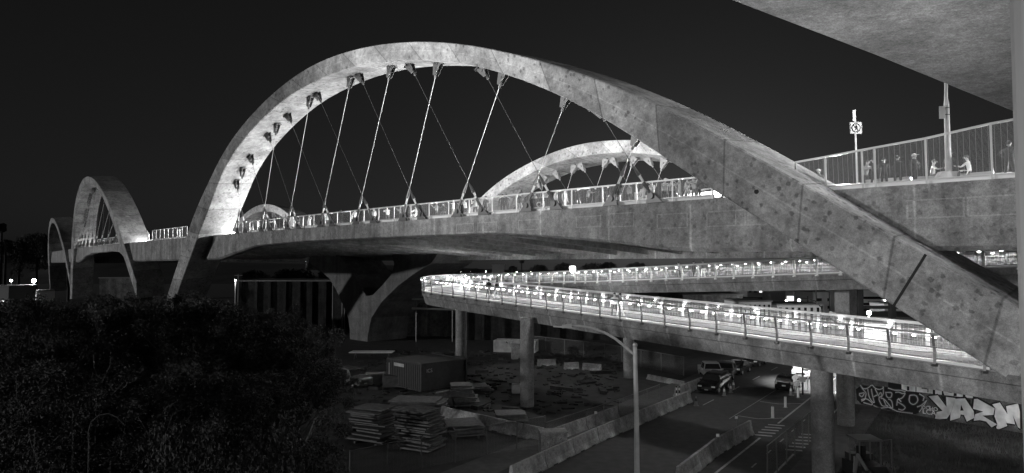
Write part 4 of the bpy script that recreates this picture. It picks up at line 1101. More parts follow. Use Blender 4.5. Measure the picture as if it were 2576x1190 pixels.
cone(1751, 1021, 'dark traffic cone standing by the end of the road-edge barriers', True); cone(1990, 995, 'traffic cone behind the parked dark hatchback')
for px, py, lab in ((1702, 1000, 'left white-banded marker post on the barriers'), (1709, 1000, 'right white-banded marker post on the barriers')):
    c = ground(px, py+8); T = thing('marker_post', lab, 'marker post', tuple(c)); g = MB(); g.tube([c, c+Vector((0, 0, 1.3))], .06, 8); g.build('post', 'rubber', T); g = MB(); [g.tube([c+Vector((0, 0, z)), c+Vector((0, 0, z+.22))], .065, 8) for z in (.45, .95)]; g.build('reflective_band', 'white', T)
for px, py, lab in ((1806, 1141, 'small white reflector on the joint of the centre barriers'), (1853, 1092, 'small white reflector farther along the centre barriers'), (1499, 1078, 'thin stake behind the road-edge barriers')):
    c = ground(px, py); T = thing('reflector', lab, 'reflector', tuple(c)); g = MB(); g.tube([c, c+Vector((0, 0, 1.1))], .02, 6); g.build('stake', 'grey', T); g = MB(); g.box(c+Vector((0, 0, 1.18)), (.2, .03, .18)); g.build('plate', 'white', T)

# ------------------------------------------------------------ vehicles
def car(px, py, head, kind, mat, label, scale=1.0, cat='car', at=None):
    """built facing +X, base at origin; lofted body with roof, glass, wheels, lamps"""
    c = at if at is not None else ground(px, py); T = thing('parked_car' if kind != 'pickup' else 'pickup_truck', label, cat, tuple(c), 'parked vehicles'); T.rotation_euler = (0, 0, head); T.scale = (scale,)*3
    WL[T.name] = Vector((0, 0, 0))
    if kind == 'suv': L, W, H = 4.7, 1.86, 1.75; bel = 1.0; prof = [(-2.35, .35), (-2.35, .95), (-2.28, 1.05), (-2.0, 1.68), (-1.7, 1.75), (.1, 1.74), (.45, 1.66), (1.15, 1.08), (2.15, .95), (2.32, .8), (2.35, .35)]
    elif kind == 'hatch': L, W, H = 4.0, 1.7, 1.5; bel = .9; prof = [(-2.0, .3), (-2.0, .85), (-1.85, 1.35), (-1.6, 1.48), (.1, 1.5), (.45, 1.42), (1.1, .95), (1.85, .82), (2.0, .65), (2.0, .3)]
    elif kind == 'sedan': L, W, H = 4.6, 1.8, 1.42; bel = .88; prof = [(-2.3, .3), (-2.3, .8), (-2.2, .92), (-1.6, .97), (-.95, 1.38), (.2, 1.42), (.5, 1.36), (1.2, .92), (2.1, .8), (2.28, .62), (2.3, .3)]
    else: L, W, H = 5.4, 1.9, 1.75; bel = 1.0; prof = [(-2.7, .45), (-2.7, 1.02), (-.75, 1.02), (-.7, 1.68), (-.5, 1.75), (.55, 1.74), (.8, 1.68), (1.25, 1.06), (2.45, 1.0), (2.65, .85), (2.7, .45)]
    def wd(z): return W/2-(max(0, z-bel)*.28)
    g = MB()
    n = len(prof); V = [Vector((x, -wd(z), z)) for x, z in prof]+[Vector((x, wd(z), z)) for x, z in prof]
    g.add(V, [(i, i+1, n+i+1, n+i) for i in range(n-1)]+[(n-1, 0, n, 2*n-1)]+[tuple(range(n))[::-1], tuple(range(n, 2*n))])
    if kind == 'pickup': g.box((-1.72, 0, 1.03), (1.7, 1.5, .02), 0)
    g.build('body', mat, T)
    g = MB(); top = [(x, z) for x, z in prof if z > bel+.1]; x0, x1 = min(t[0] for t in top), max(t[0] for t in top); zt = max(t[1] for t in top)
    for s in (-1, 1):
        for u0, u1 in ((.06, .48), (.52, .93)):
            a_, b_ = x0+(x1-x0)*u0, x0+(x1-x0)*u1
            z0 = bel+.08; z1 = zt-.12; sl = .18 if u1 > .9 else 0; sr = .1 if u0 < .1 else 0
            g.poly([Vector((a_+(0 if not sr else -.02), s*(wd(z0)+.006), z0)), Vector((b_+sl, s*(wd(z0)+.006), z0)), Vector((b_-.02, s*(wd(z1)+.006), z1)), Vector((a_+sr, s*(wd(z1)+.006), z1))])
    def glass_between(i):
        (xa, za), (xb, zb) = prof[i], prof[i+1]; dx, dz = xb-xa, zb-za; L_ = math.hypot(dx, dz); nx, nz = -dz/L_*-1, dx/L_
        nx, nz = (-dz/L_, dx/L_); k = .01
        if nz < 0: nx, nz = -nx, -nz
        p = [(xa+dx*.1, za+dz*.1), (xa+dx*.92, za+dz*.92)]
        g.poly([Vector((p[0][0]+nx*k, -wd(p[0][1])+.08, p[0][1]+nz*k)), Vector((p[1][0]+nx*k, -wd(p[1][1])+.08, p[1][1]+nz*k)), Vector((p[1][0]+nx*k, wd(p[1][1])-.08, p[1][1]+nz*k)), Vector((p[0][0]+nx*k, wd(p[0][1])-.08, p[0][1]+nz*k))])
    big = sorted(range(n-1), key=lambda i: -abs(prof[i+1][1]-prof[i][1])*(1 if max(prof[i+1][1], prof[i][1]) > bel+.3 else 0))[:2]
    for i in big: glass_between(i)
    g.build('windows', 'glass', T)
    r_ = .34 if kind in ('suv', 'pickup') else .3
    for sx in (-1, 1):
        for sy in (-1, 1):
            x = sx*L*.31; y = sy*(W/2-.1); g = MB(); g.tube([(x, y-.11, r_), (x, y+.11, r_)], r_, 18); o = g.build('wheel', 'rubber', T)
            g = MB(); g.tube([(x, y+sy*.10, r_), (x, y+sy*.125, r_)], r_*.58, 12); g.build('rim', 'steel', o)
    for sy in (-1, 1):
        g = MB(); g.box((L/2-.1, sy*(W/2-.28), .72), (.22, .36, .13)); g.build('headlight', 'white', T)
        g = MB(); g.box((-L/2+.02, sy*(W/2-.14), .85), (.08, .16, .26)); g.build('tail_light', 'grey', T)
        g = MB(); g.box((L*.17, sy*(W/2+.1), bel+.06), (.12, .2, .13)); g.build('mirror', mat, T)
    g = MB(); g.box((L/2-.02, 0, .55), (.07, .95, .2)); g.build('grille', 'dark', T)
    for q_, z_ in ((L/2+.06, .42), (-L/2-.06, .6)): g = MB(); g.box((q_, 0, z_), (.02, .34, .12)); g.build('number_plate', 'cream', T)
    for q_, z_ in ((L/2-.03, .33), (-L/2+.03, .38)): g = MB(); g.box((q_, 0, z_), (.16, W*.92, .14)); g.build('bumper', mat, T)
    WL[T.name] = c; return T
hd = math.atan2(RD.y, RD.x)
car(1797, 982, hd+math.pi, 'suv', 'black', 'dark glossy minivan parked facing the viewer beside the cones', cat='car')
car(1788, 950, hd+math.pi+.5, 'pickup', 'carwhite', 'white and dark old pickup parked behind the dark minivan', cat='pickup')
car(1828, 948, hd+math.pi+.15, 'pickup', 'cargrey', 'grey pickup between the white one and the dark saloon', cat='pickup')
car(1857, 938, hd+math.pi, 'sedan', 'black', 'dark saloon with bright chrome, right of the grey pickup')
car(1900, 918, hd+math.pi, 'sedan', 'carmetal', 'dark car farthest up the road on the left side')
car(1984, 978, hd, 'hatch', 'black', 'dark hatchback seen from behind with its side door open, beside the signs')
T = car(2026, 946, hd+math.pi, 'suv', 'carwhite', 'white car facing the viewer behind the sign pole')
car(885, 968, -.75, 'suv', 'cargrey', 'pale off-road car parked at the edge of the trees in the yard')
tt = tx(1800, DZ, 3.2); car(0, 0, math.atan2(tanv(tt).y, tanv(tt).x), 'sedan', 'black', 'dark car parked on the viaduct behind the fence end', at=E(tt, 2.6, DZ-.06))
# street signs near the hatchback
def road_sign(px, py, top, w_, hgt, label, mat, plate, mid=None):
    c = ground(px, py); Y = c.y; T = thing('road_sign', label, 'sign', tuple(c)); g = MB(); g.tube([c, at_y(px, top, Y)], .09 if mat == 'rubber' else .045, 8); g.build('pole', mat, T)
    q = at_y(px, mid or top, Y-.1); g = MB(); g.box(q, (w_, .03, hgt)); g.build('sign_plate', plate, T); return T
road_sign(2019, 993, 925, .55, .5, 'dark wooden pole with a small notice beside the hatchback', 'rubber', 'cream', 955)
road_sign(2032, 980, 930, 1.0, .25, 'thin white pole with a bright horizontal sign beside the dark pole', 'white', 'white', 930)
q = ground(2064, 985); lamp('SPOT', 'street_light', (q.x+2, q.y+4, 8.5), 20000, spot_size=R(80), spot_blend=.6, shadow_soft_size=.2).rotation_euler = (0, 0, 0)
# compact excavator at the bottom right
def excavator():
    c = ground(2178, 1225); T = thing('mini_excavator', 'dark compact excavator with an open cab frame standing on the bank at the bottom', 'excavator', (c.x, c.y, 0)); Y = c.y
    for s in (-1, 1):
        g = MB(); x = c.x+s*.62; g.tube([(x-.16, Y-1.0, .28), (x+.16, Y-1.0, .28)], .28, 14); g.tube([(x-.16, Y+1.0, .28), (x+.16, Y+1.0, .28)], .28, 14); g.box((x, Y, .28), (.32, 2.0, .56)); g.build('track', 'rubber', T)
    g = MB(); g.box((c.x, Y+.2, .95), (1.5, 1.9, .7)); g.box((c.x+.1, Y+.9, 1.4), (1.3, .6, .5)); g.build('engine_house', 'dark', T)
    g = MB()
    for sx, sy in ((-.55, -.5), (.6, -.5), (-.55, .6), (.6, .6)): g.tube([(c.x+sx, Y+sy, 1.2), (c.x+sx, Y+sy, 2.65)], .04, 6)
    g.box((c.x, Y+.05, 2.68), (1.35, 1.35, .09)); g.tube([(c.x+.65, Y-.5, 2.66), (c.x+1.15, Y-.6, 2.75), (c.x+1.15, Y-.6, 1.3)], .03, 6); g.build('cab_frame', 'darksteel', T)
    g = MB(); g.box((c.x, Y+.2, 1.5), (.5, .5, .12)); g.box((c.x, Y+.45, 1.85), (.5, .12, .6)); g.build('seat', 'rubber', T)
    g = MB(); g.tube([(c.x-.9, Y-.6, 1.0), (c.x-.9, Y-1.0, 2.0), (c.x-.9, Y-1.9, 1.5)], [.11, .12, .08], 8); g.build('boom', 'grey', T)
    g = MB(); g.tube([(c.x-1.0, Y-.7, 1.0), (c.x-1.0, Y-.8, 1.9)], .04, 8); g.build('cylinder', 'steel', T)
    g = MB(); g.hexa([Vector((c.x-1.1, Y-2.0, .9)), Vector((c.x-.7, Y-2.0, .9)), Vector((c.x-.7, Y-1.6, .9)), Vector((c.x-1.1, Y-1.6, .9)), Vector((c.x-1.1, Y-2.1, 1.4)), Vector((c.x-.7, Y-2.1, 1.4)), Vector((c.x-.7, Y-1.7, 1.5)), Vector((c.x-1.1, Y-1.7, 1.5))]); g.build('bucket', 'dark', T)
excavator()

# ------------------------------------------------------------ painted wall
wl, wr = ground(2144, 1018), ground(2600, 1094); wd_ = (wr-wl).normalized(); wn = Vector((wd_.y, -wd_.x, 0)); wn = wn if wn.dot(-wl) > 0 else -wn
WT = thing('graffiti_wall', 'long low wall covered with big pale block letters and wild-style graffiti', 'wall', (wl.x, wl.y, 0))
g = MB(); e_ = wr+wd_*8; bk = -wn*.35
g.hexa([wl, e_, e_+bk, wl+bk]+[v+Vector((0, 0, 4.4)) for v in (wl, e_, e_+bk, wl+bk)]); g.build('wall_body', 'wall', WT)
g = MB(); g.hexa([wl+wn*.06+Vector((0, 0, 4.4)), e_+wn*.06+Vector((0, 0, 4.4)), e_+bk*1.3+Vector((0, 0, 4.4)), wl+bk*1.3+Vector((0, 0, 4.4))]+[v+Vector((0, 0, 4.52)) for v in (wl+wn*.06, e_+wn*.06, e_+bk*1.3, wl+bk*1.3)]); g.build('coping', 'cream', WT)
def wp(zx, zy, k=1): return on_plane(2106.3+zx*.1826, 932.4+zy*.1826, wl+wn*(.006*k), wn)
M['spray_white'] = plain('pale_spray', .75, .8, grain=.35, gscale=1.2); M['spray_black'] = plain('black_spray', .012, .9)
M['spray_grey'] = plain('grey_spray', .10, .8, grain=.4, gscale=2)
YAZM = {'Y': [(1258, 352), (1385, 340), (1505, 500), (1498, 362), (1628, 378), (1560, 590), (1510, 660), (1340, 675), (1370, 570), (1450, 555)],
 'A': [(1625, 388), (1760, 382), (1880, 560), (1890, 650), (1785, 702), (1745, 612), (1700, 602), (1690, 652), (1555, 690), (1560, 600)],
 'Z': [(1885, 392), (1930, 388), (2168, 520), (2150, 610), (2000, 620), (2200, 740), (2125, 782), (2050, 700), (1960, 682), (1880, 690), (1900, 600), (2010, 565), (1870, 525)],
 'M': [(2135, 465), (2240, 440), (2345, 600), (2325, 490), (2490, 455), (2515, 560), (2520, 800), (2490, 780), (2418, 612), (2450, 740), (2330, 722), (2290, 612), (2342, 762), (2215, 812), (2190, 790), (2205, 735), (2165, 630), (2178, 520)]}
for ch, pl in YAZM.items():
    cx_ = sum(p[0] for p in pl)/len(pl); cy_ = sum(p[1] for p in pl)/len(pl)
    g = MB(); g.poly([wp(x+(x-cx_)*.10-14, y+(y-cy_)*.10+8, 2) for x, y in pl]); g.poly([wp(x+(x-cx_)*.10+10, y+(y-cy_)*.10-4, 1.5) for x, y in pl]); o = g.build('letter_outline', 'spray_black', WT)
    g = MB(); g.poly([wp(x, y, 3) for x, y in pl]); g.build('block_letter', 'spray_white', WT)
g = MB(); g.poly([wp(*p, 4) for p in ((1705, 470), (1742, 550), (1695, 552))]); g.poly([wp(*p, 4) for p in ((1420, 350), (1490, 352), (1485, 440))]); g.poly([wp(*p, 4) for p in ((1775, 395), (1835, 398), (1838, 480))]); g.build('letter_shadow', 'spray_black', WT)
# upper line of block letters, running up behind the ramp girder
g = MB(); g.poly([wp(*p, 1) for p in ((885, 60), (1900, 230), (1900, 385), (885, 270))]); g.build('block_letter', 'spray_white', WT)
g = MB(); g.poly([wp(*p, 1) for p in ((700, 30), (885, 60), (885, 265), (700, 240))])
for q in (((960, 215), (992, 217), (992, 275), (960, 272)), ((1078, 120), (1090, 120), (1090, 290), (1078, 290)), ((1160, 235), (1240, 245), (1240, 258), (1160, 246)), ((1242, 160), (1256, 160), (1256, 300), (1242, 300)), ((1315, 262), (1348, 268), (1348, 330), (1315, 325)), ((1440, 190), (1455, 190), (1462, 300), (1480, 350), (1440, 340)), ((1530, 120), (1580, 130), (1580, 310), (1530, 300)), ((1622, 200), (1645, 205), (1645, 350), (1600, 350)), ((1730, 310), (1765, 318), (1765, 375), (1730, 370)), ((1868, 230), (1900, 230), (1900, 385), (1868, 380))):
    g.poly([wp(*p, 2) for p in q])
g.build('letter_outline', 'spray_black', WT)
# wild-style piece: dark ground, grey interlocked bands, pale outlines
g = MB(); g.poly([wp(*p, 1) for p in ((255, 260), (330, 200), (700, 230), (950, 290), (1160, 300), (1240, 420), (1120, 580), (1080, 600), (790, 560), (600, 520), (330, 460), (270, 400))]); g.build('piece_ground', 'spray_black', WT)
STR = [[(320, 200), (350, 260), (440, 240), (480, 170), (500, 240), (600, 270), (640, 230)], [(300, 320), (380, 300), (340, 370), (300, 330)], [(420, 260), (440, 380), (520, 470), (480, 330), (470, 250)], [(330, 400), (400, 380), (480, 440), (500, 480), (360, 440)], [(560, 350), (600, 290), (620, 370), (570, 360)], [(630, 220), (640, 340), (560, 370), (620, 500), (700, 480)], [(660, 300), (760, 300), (740, 380), (680, 370), (670, 310)], [(600, 380), (640, 380), (770, 540), (750, 400), (700, 390)], [(800, 300), (860, 290), (900, 330), (950, 290), (900, 380), (830, 400)], [(820, 480), (830, 380), (890, 440), (840, 380)], [(830, 430), (900, 470), (945, 510), (900, 550), (840, 530)], [(640, 400), (680, 500), (780, 530), (800, 560), (1040, 590)], [(500, 480), (580, 520), (740, 500), (770, 540)], [(1100, 500), (1160, 480), (1240, 400), (1160, 530), (1130, 570)], [(1130, 320), (1200, 360), (1180, 420)], [(340, 240), (400, 310), (380, 400), (330, 420)], [(520, 250), (560, 330), (500, 360)], [(700, 240), (790, 270), (870, 270), (940, 290)], [(1240, 490), (1290, 490), (1260, 520), (1330, 560)], [(1000, 340), (1090, 330), (1120, 420), (1050, 480), (980, 430), (1000, 340)]]
def strokes(name, lst, wd, mat, k):
    g = MB()
    for st in lst:
        st = [(x, y) for x, y in resample(smooth(resample(st, 14), 1), 14)]
        for (x0, y0), (x1, y1) in zip(st, st[1:]):
            dx, dy = x1-x0, y1-y0; l = math.hypot(dx, dy) or 1; nx, ny = -dy/l*wd/2, dx/l*wd/2
            g.poly([wp(x0-nx-dx*.1, y0-ny-dy*.1, k), wp(x1-nx, y1-ny, k), wp(x1+nx, y1+ny, k), wp(x0+nx-dx*.1, y0+ny-dy*.1, k)])
    return g.build(name, mat, WT)
strokes('wild_style_band', STR, 34, 'spray_grey', 2); strokes('wild_style_outline', STR, 9, 'spray_white', 3)
textmesh('LCA', .55, 'spray_white', WT, wp(1265, 575, 4), wd_, Vector((0, 0, 1)), bold=.01); textmesh('OCHO', .4, 'spray_white', WT, wp(1270, 520, 4), wd_, Vector((0, 0, 1)))
_w = lamp('SPOT', 'wall_fill_spot', (29, 37, 6), 2600, spot_size=R(66), spot_blend=.7, shadow_soft_size=.3); aim(_w, (36, 54, 2.6))  # added spot brightening the painted letters
# lit strip of building beyond the columns
c = ground(2118, 1030); T = thing('lit_building', 'brightly lit pale wall glimpsed between the two right-hand columns', 'building', (c.x+6, c.y+14, 0))
g = MB(); g.box((c.x+10.4, c.y+16, 3), (6, 3, 6)); g.build('wall', 'white', T); g = MB(); g.box((c.x+10.4, c.y+16, 6.1), (6.4, 3.4, .2)); g.build('roof_edge', 'grey', T)
lamp('POINT', 'wall_light', (c.x+9.4, c.y+12.5, 4.2), 900, shadow_soft_size=.2)
# letters glimpsed on the deck behind the fence
tt = tx(1360, DZ, .9); b = E(tt, .95, DZ-.06); T = thing('banner', 'dark banner with white letters standing behind the fence', 'banner', tuple(b)); d = -tanv(tt)
g = MB(); g.beam(b-d*1.1+Vector((0, 0, .6)), b+d*1.1+Vector((0, 0, .6)), .04, 1.1); g.build('banner_board', 'cloth_dark', T)
textmesh('CHI', .55, 'white', T, b-nrm(tt)*.03+Vector((0, 0, .65)), d, Vector((0, 0, 1)), bold=.02)
tt = tx(1606, DZ, .9); b = E(tt, .95, DZ-.06); T = thing('placard', 'small white placard with dark letters behind the fence', 'placard', tuple(b)); d = -tanv(tt)
g = MB(); g.beam(b-d*.35+Vector((0, 0, .75)), b+d*.35+Vector((0, 0, .75)), .03, .5); g.build('board', 'white', T)
textmesh('PLU', .3, 'rubber', T, b-nrm(tt)*.025+Vector((0, 0, .75)), d, Vector((0, 0, 1)))

# ------------------------------------------------------------ background buildings
def building(px0, px1, ytop, Y, dp, label, mat, windows=None, lit=0, name='building', zb=0, pil=0, roof='grey', wmat='dimglow'):
    a, b = at_y(px0, ytop, Y), at_y(px1, ytop, Y); h = a.z; c = ((a.x+b.x)/2, Y+dp/2, 0)
    T = thing(name, label, 'building', (c[0], c[1], 0)); g = MB(); g.box((c[0], c[1], h/2), (b.x-a.x, dp, h)); g.build('wall', mat, T)
    g = MB(); g.box((c[0], c[1], h+.12), (b.x-a.x+.4, dp+.4, .24)); g.build('roof', roof, T)
    if windows:
        nx, nz, fw, fh = windows
        for i in range(nx):
            for k in range(nz):
                x = a.x+(b.x-a.x)*(i+.5)/nx; z = h*(.25+.6*(k+.5)/nz); g = MB(); g.box((x, Y-.04, z), ((b.x-a.x)/nx*fw, .08, h*.6/nz*fh)); g.build('window', wmat if random.random() < lit else 'glass', T)
    for i in range(pil):
        x = a.x+(b.x-a.x)*(i+.5)/pil+random.uniform(-.4, .4); g = MB(); g.box((x, Y-.2, h/2), (.5, .4, h)); g.build('pilaster', mat, T)
    return T
random.seed(3)
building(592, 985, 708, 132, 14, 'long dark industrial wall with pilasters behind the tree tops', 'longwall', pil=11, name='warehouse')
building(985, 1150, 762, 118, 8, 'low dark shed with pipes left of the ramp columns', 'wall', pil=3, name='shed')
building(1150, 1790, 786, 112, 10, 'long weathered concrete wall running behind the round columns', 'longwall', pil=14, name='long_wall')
for y in (752, 776):      # pipes by the shed
    a, b = at_y(1036, y, 110), at_y(1150, y+3, 110); T = thing('pipe_run', 'pale horizontal pipe %s beside the ramp bend' % ('upper' if y < 760 else 'lower'), 'pipe', (a.x, a.y, 0)); g = MB(); g.tube([a, b], .16, 8); g.build('pipe', 'steel', T)
    for f in (.1, .9): p = a.lerp(b, f); g = MB(); g.tube([(p.x, p.y, 0), p], .09, 6); g.build('support', 'darksteel', T)
building(1718, 1868, 742, 128, 22, 'dark low-roofed hall above the ramp rail', 'wall', name='hall', roof='dark')
building(1858, 1940, 760, 104, 7, 'white striped shed standing lit above the ramp rail', 'white', (7, 1, .35, 1.3), 0, name='shed')
building(1955, 2065, 768, 108, 8, 'second white striped shed right of the first', 'white', (7, 1, .4, 1.3), 0, name='shed')
building(1975, 2115, 727, 175, 16, 'long pale low building with a row of lit windows', 'cream', (5, 1, .7, .5), .9, name='office_building')
building(2045, 2160, 735, 160, 10, 'pale building behind the bare trees, right of the lit windows', 'white', (4, 2, .5, .4), .4, name='office_building')
building(2140, 2230, 730, 150, 12, 'white striped building right of the square column', 'white', (1, 3, .8, .4), 0, name='office_building')
building(2225, 2268, 765, 120, 5, 'small white box building beside the star-bright lamp', 'white', (1, 1, .5, .4), 0, name='kiosk')
building(2190, 2480, 802, 98, 12, 'dark flat roof below the bright lamp on the right', 'wall', name='shed', roof='dark')
building(1880, 2000, 722, 260, 20, 'far flat building on the skyline over the ramp', 'grey', (9, 1, .5, .3), .5, name='far_building')
building(1238, 1268, 667, 300, 10, 'small square pale house on the skyline near the palm', 'grey', (2, 1, .3, .4), 0, name='far_house')
building(1000, 1130, 690, 190, 10, 'long far platform roof with lit edge between the pier legs', 'cream', name='platform_roof')
building(250, 350, 700, 200, 8, 'low dark block seen through the second arch legs', 'wall', name='far_block')
T = building(50, 92, 733, 150, 6, 'small lit hut at the far left below the bright lamp', 'white', (2, 1, .4, .4), 1, name='hut')
building(-60, 22, 722, 140, 8, 'lit machinery shed cut by the left picture edge', 'grey', (3, 1, .5, .3), 1, name='shed')
c = at_y(1440, 677, 230); T = thing('lit_sign', 'small bright square billboard between the far trees', 'sign', (c.x, 230, 0)); g = MB(); g.box(c, (1.9, .3, 1.9)); g.build('lit_panel', 'ledglow', T); g = MB(); g.tube([(c.x+1.3, 230, 0), (c.x+1.3, 230, c.z+.7)], .15, 6); g.build('pole', 'grey', T)
def far_lamp(px, py, Y, label, r_=.2, power=0, pole=True, glow='lampglow', group='street lamps far behind'):
    c = at_y(px, py, Y); T = thing('far_street_lamp', label, 'street lamp', (c.x, c.y, 0), group); g = MB(); g.sphere(c, r_, 6); g.build('globe', glow, T)
    g = MB(); g.tube([(c.x, c.y+.1, 0), (c.x, c.y+.1, c.z)], .09, 6); g.build('pole', 'cream', T)
    if power: lamp('POINT', 'lamp_light', c-Vector((0, .5, .4)), power, shadow_soft_size=.3)
far_lamp(85, 706, 150, 'dazzling floodlight on a pole at the far left above the trees', .42, 2200, group='bright floodlights')
far_lamp(2186, 787, 96, 'dazzling floodlight under the viaduct on the right', .3, 2500, group='bright floodlights')
far_lamp(2010, 755, 118, 'bright lamp above the ramp rail left of the square column', .22, 3500)
far_lamp(1978, 757, 130, 'fainter lamp left of the bright one above the ramp rail', .18)
far_lamp(2122, 778, 140, 'lamp just right of the ramp column in the lit yard', .2)
far_lamp(2226, 755, 150, 'small lamp beside the white box building', .18)
far_lamp(1862, 727, 200, 'small lamp over the dark hall roof', .25)
far_lamp(28, 706, 160, 'small lamp at the left picture edge', .25)
far_lamp(592, 705, 125, 'small bright lamp at the left end of the industrial wall', .12, 120)
for i, px in enumerate((900, 912, 922, 942, 955, 998, 1010, 1024)): far_lamp(px, 686-(i % 3), 260, '%s tiny light from the left in the row between the pier legs' % ORD[i], .16, group='tiny lights between the pier legs')
for i, px in enumerate((1115, 1160, 1183, 1222, 1300, 1335)): far_lamp(px, 684-(i % 2), 280, '%s tiny light from the left along the skyline over the ramp' % ORD[i], .15, group='tiny skyline lights')
for i, (px, py) in enumerate(((770, 656), (777, 655), (160, 645), (135, 650), (120, 647))): far_lamp(px, py, 480, '%s tiny light on the dark hillside, from the right' % ORD[i], .5, group='tiny hillside lights')
for i, px in enumerate((600, 838, 862, 868)): 
    c = at_y(px, 690-(i*2), 120); T = thing('utility_pole', '%s slim pole from the left above the industrial wall' % ORD[i], 'pole', (c.x, c.y, 0), 'slim poles behind the wall'); g = MB(); g.tube([(c.x, c.y, 0), c], .1, 6); g.build('pole', 'grey', T); g = MB(); g.beam(c-Vector((.7, 0, .2)), c+Vector((.7, 0, -.2)), .1, .1); g.build('crossarm', 'grey', T)
c = at_y(2070, 770, 100); T = thing('curved_street_lamp', 'dark street lamp with a drooping arm in the lit yard', 'street lamp', (c.x, c.y, 0))
g = MB(); g.tube([(c.x, c.y, 0), c], .09, 6); g.build('pole', 'dark', T); g = MB(); g.tube([at_y(x, y, 100) for x, y in ((2064, 772), (2050, 757), (2035, 752), (2015, 750))], .07, 6); g.build('arm', 'dark', T)
# power poles in the lit yard
for i, (px, yt) in enumerate(((2053, 728), (1998, 735), (2086, 735), (1935, 740), (2032, 745))):
    c = at_y(px, yt, 135+i*6); T = thing('yard_pole', '%s thin pole in the lit yard, counted from the nearest' % ORD[i], 'pole', (c.x, c.y, 0), 'thin poles in the lit yard'); g = MB(); g.tube([(c.x, c.y, 0), c], .12, 6); g.build('pole', 'grey' if i % 2 else 'dark', T)
g = MB(); p0 = at_y(2128+57, 700, 66)      # dark frame portal right of the square column
T = thing('steel_gantry', 'dark steel gantry beside the square ramp column', 'gantry', (p0.x, 66, 0))
for dx in (-.9, 2.2): g = MB(); g.box((p0.x+dx, 66, 5.6), (.5, .5, 11.2)); g.build('gantry_leg', 'dark', T)
g = MB(); g.box((p0.x+.8, 66, 11.3), (7, .6, .4)); g.build('gantry_beam', 'dark', T); g = MB(); g.box((p0.x+.8, 66, 8.2), (4, .3, .3)); g.build('gantry_tie', 'dark', T)

# ------------------------------------------------------------ trees
def tree_mesh(seed, H, rad, nclump, nleaf, leaf):
    rnd = random.Random(seed); tr = MB(); cr = MB(); tips = []
    for k in range(rnd.randint(3, 5)):
        a0 = rnd.uniform(0, 6.28); p = Vector((math.cos(a0)*.2, math.sin(a0)*.2, 0)); d = Vector((math.cos(a0)*.35, math.sin(a0)*.35, 1)).normalized(); pts = [p]; r0 = rnd.uniform(.10, .17)
        for i in range(8): d = (d+Vector((rnd.uniform(-.25, .25), rnd.uniform(-.25, .25), .1))).normalized(); p = p+d*H/10; pts.append(p)
        tr.tube(pts, [r0*(1-i/9.5) for i in range(9)], 7); tips.append(pts[-1])
        for j in (2, 3, 4, 5, 6):
            q = pts[j]; dd = Vector((rnd.uniform(-1, 1), rnd.uniform(-1, 1), rnd.uniform(.1, .9))).normalized(); bp = [q]
            for i in range(5): dd = (dd+Vector((rnd.uniform(-.3, .3), rnd.uniform(-.3, .3), .18))).normalized(); q = q+dd*rad/4.2; bp.append(q)
            tr.tube(bp, [.06*(1-i/6) for i in range(6)], 5); tips.append(bp[-1]); tips.append(bp[3])
    for i in range(nclump):
        if i < len(tips): c = tips[i]+Vector((0, 0, .2))
        else:
            th = rnd.uniform(0, 6.28); ph = rnd.uniform(-.25, 1)**1 if True else 0; rr = rad*rnd.uniform(.55, 1); c = Vector((math.cos(th)*rr*math.cos(ph*1.4), math.sin(th)*rr*math.cos(ph*1.4), H*.58+H*.36*math.sin(ph*1.4)))
        s = rnd.uniform(.35, .72)
        leafcloud(cr, c, (s, s, s*1.05), nleaf, leaf, rnd)
    return tr, cr
PROTO = []
for sd, H, rd in ((1, 10, 3.6), (2, 10, 3.0), (3, 10, 4.0)):
    T = thing('tree', 'x', 'tree', (0, 0, 0)); tr, cr = tree_mesh(sd, H, rd, 80, 250, .095); tr.build('trunk', 'bark', T); cr.build('crown', 'leaf', T); PROTO.append(T); freeze(T)
TREES = [(60, 742, 34, 'big dark tree at the left edge, top below the bright lamp'), (235, 752, 36, 'big dark tree under the second arch'), (395, 752, 37, 'big dark tree at the foot of the left arch leg'), (520, 756, 38, 'dark tree right of the left arch leg'), (620, 778, 38, 'dark tree before the industrial wall'), (690, 812, 39, 'last big tree of the mass on the right'),
 (140, 735, 50, 'tree behind the leftmost big one'), (330, 738, 54, 'tree in the second row under the second arch'), (470, 742, 56, 'second-row tree between the arch legs'), (590, 752, 58, 'second-row tree behind the right part of the mass'), (700, 776, 56, 'second-row tree at the right end'),
 (20, 740, 66, 'far tree at the left edge'), (260, 740, 70, 'far tree behind the second arch feet'), (752, 870, 44, 'shorter tree at the right rim of the mass'), (800, 915, 52, 'small tree nearest the off-road car'),
 (110, 905, 27, 'nearest bare-stemmed tree low at the left'), (340, 940, 28, 'bare-stemmed tree low in the middle of the mass'), (560, 930, 29, 'near low tree with a curved bare branch'), (680, 990, 31, 'near low tree at the lower right of the mass')]
for i, (px, yt, Y, lab) in enumerate(TREES):
    top = at_y(px, yt-(24 if Y < 45 else 14)-[14, -10, 4, 18, -4][i % 5], Y); H = top.z; s = H/10.6; src = PROTO[i % 3]
    T = src if i < 3 else copy_tree(src, (0, 0, 0))
    T.location = (top.x, Y, 0); T.rotation_euler = (0, 0, i*1.3); k = s if s > .8 else s*1.15; T.scale = (max(k, .8), max(k, .8), s); T['label'] = lab; T['group'] = 'dark trees in the lower left'
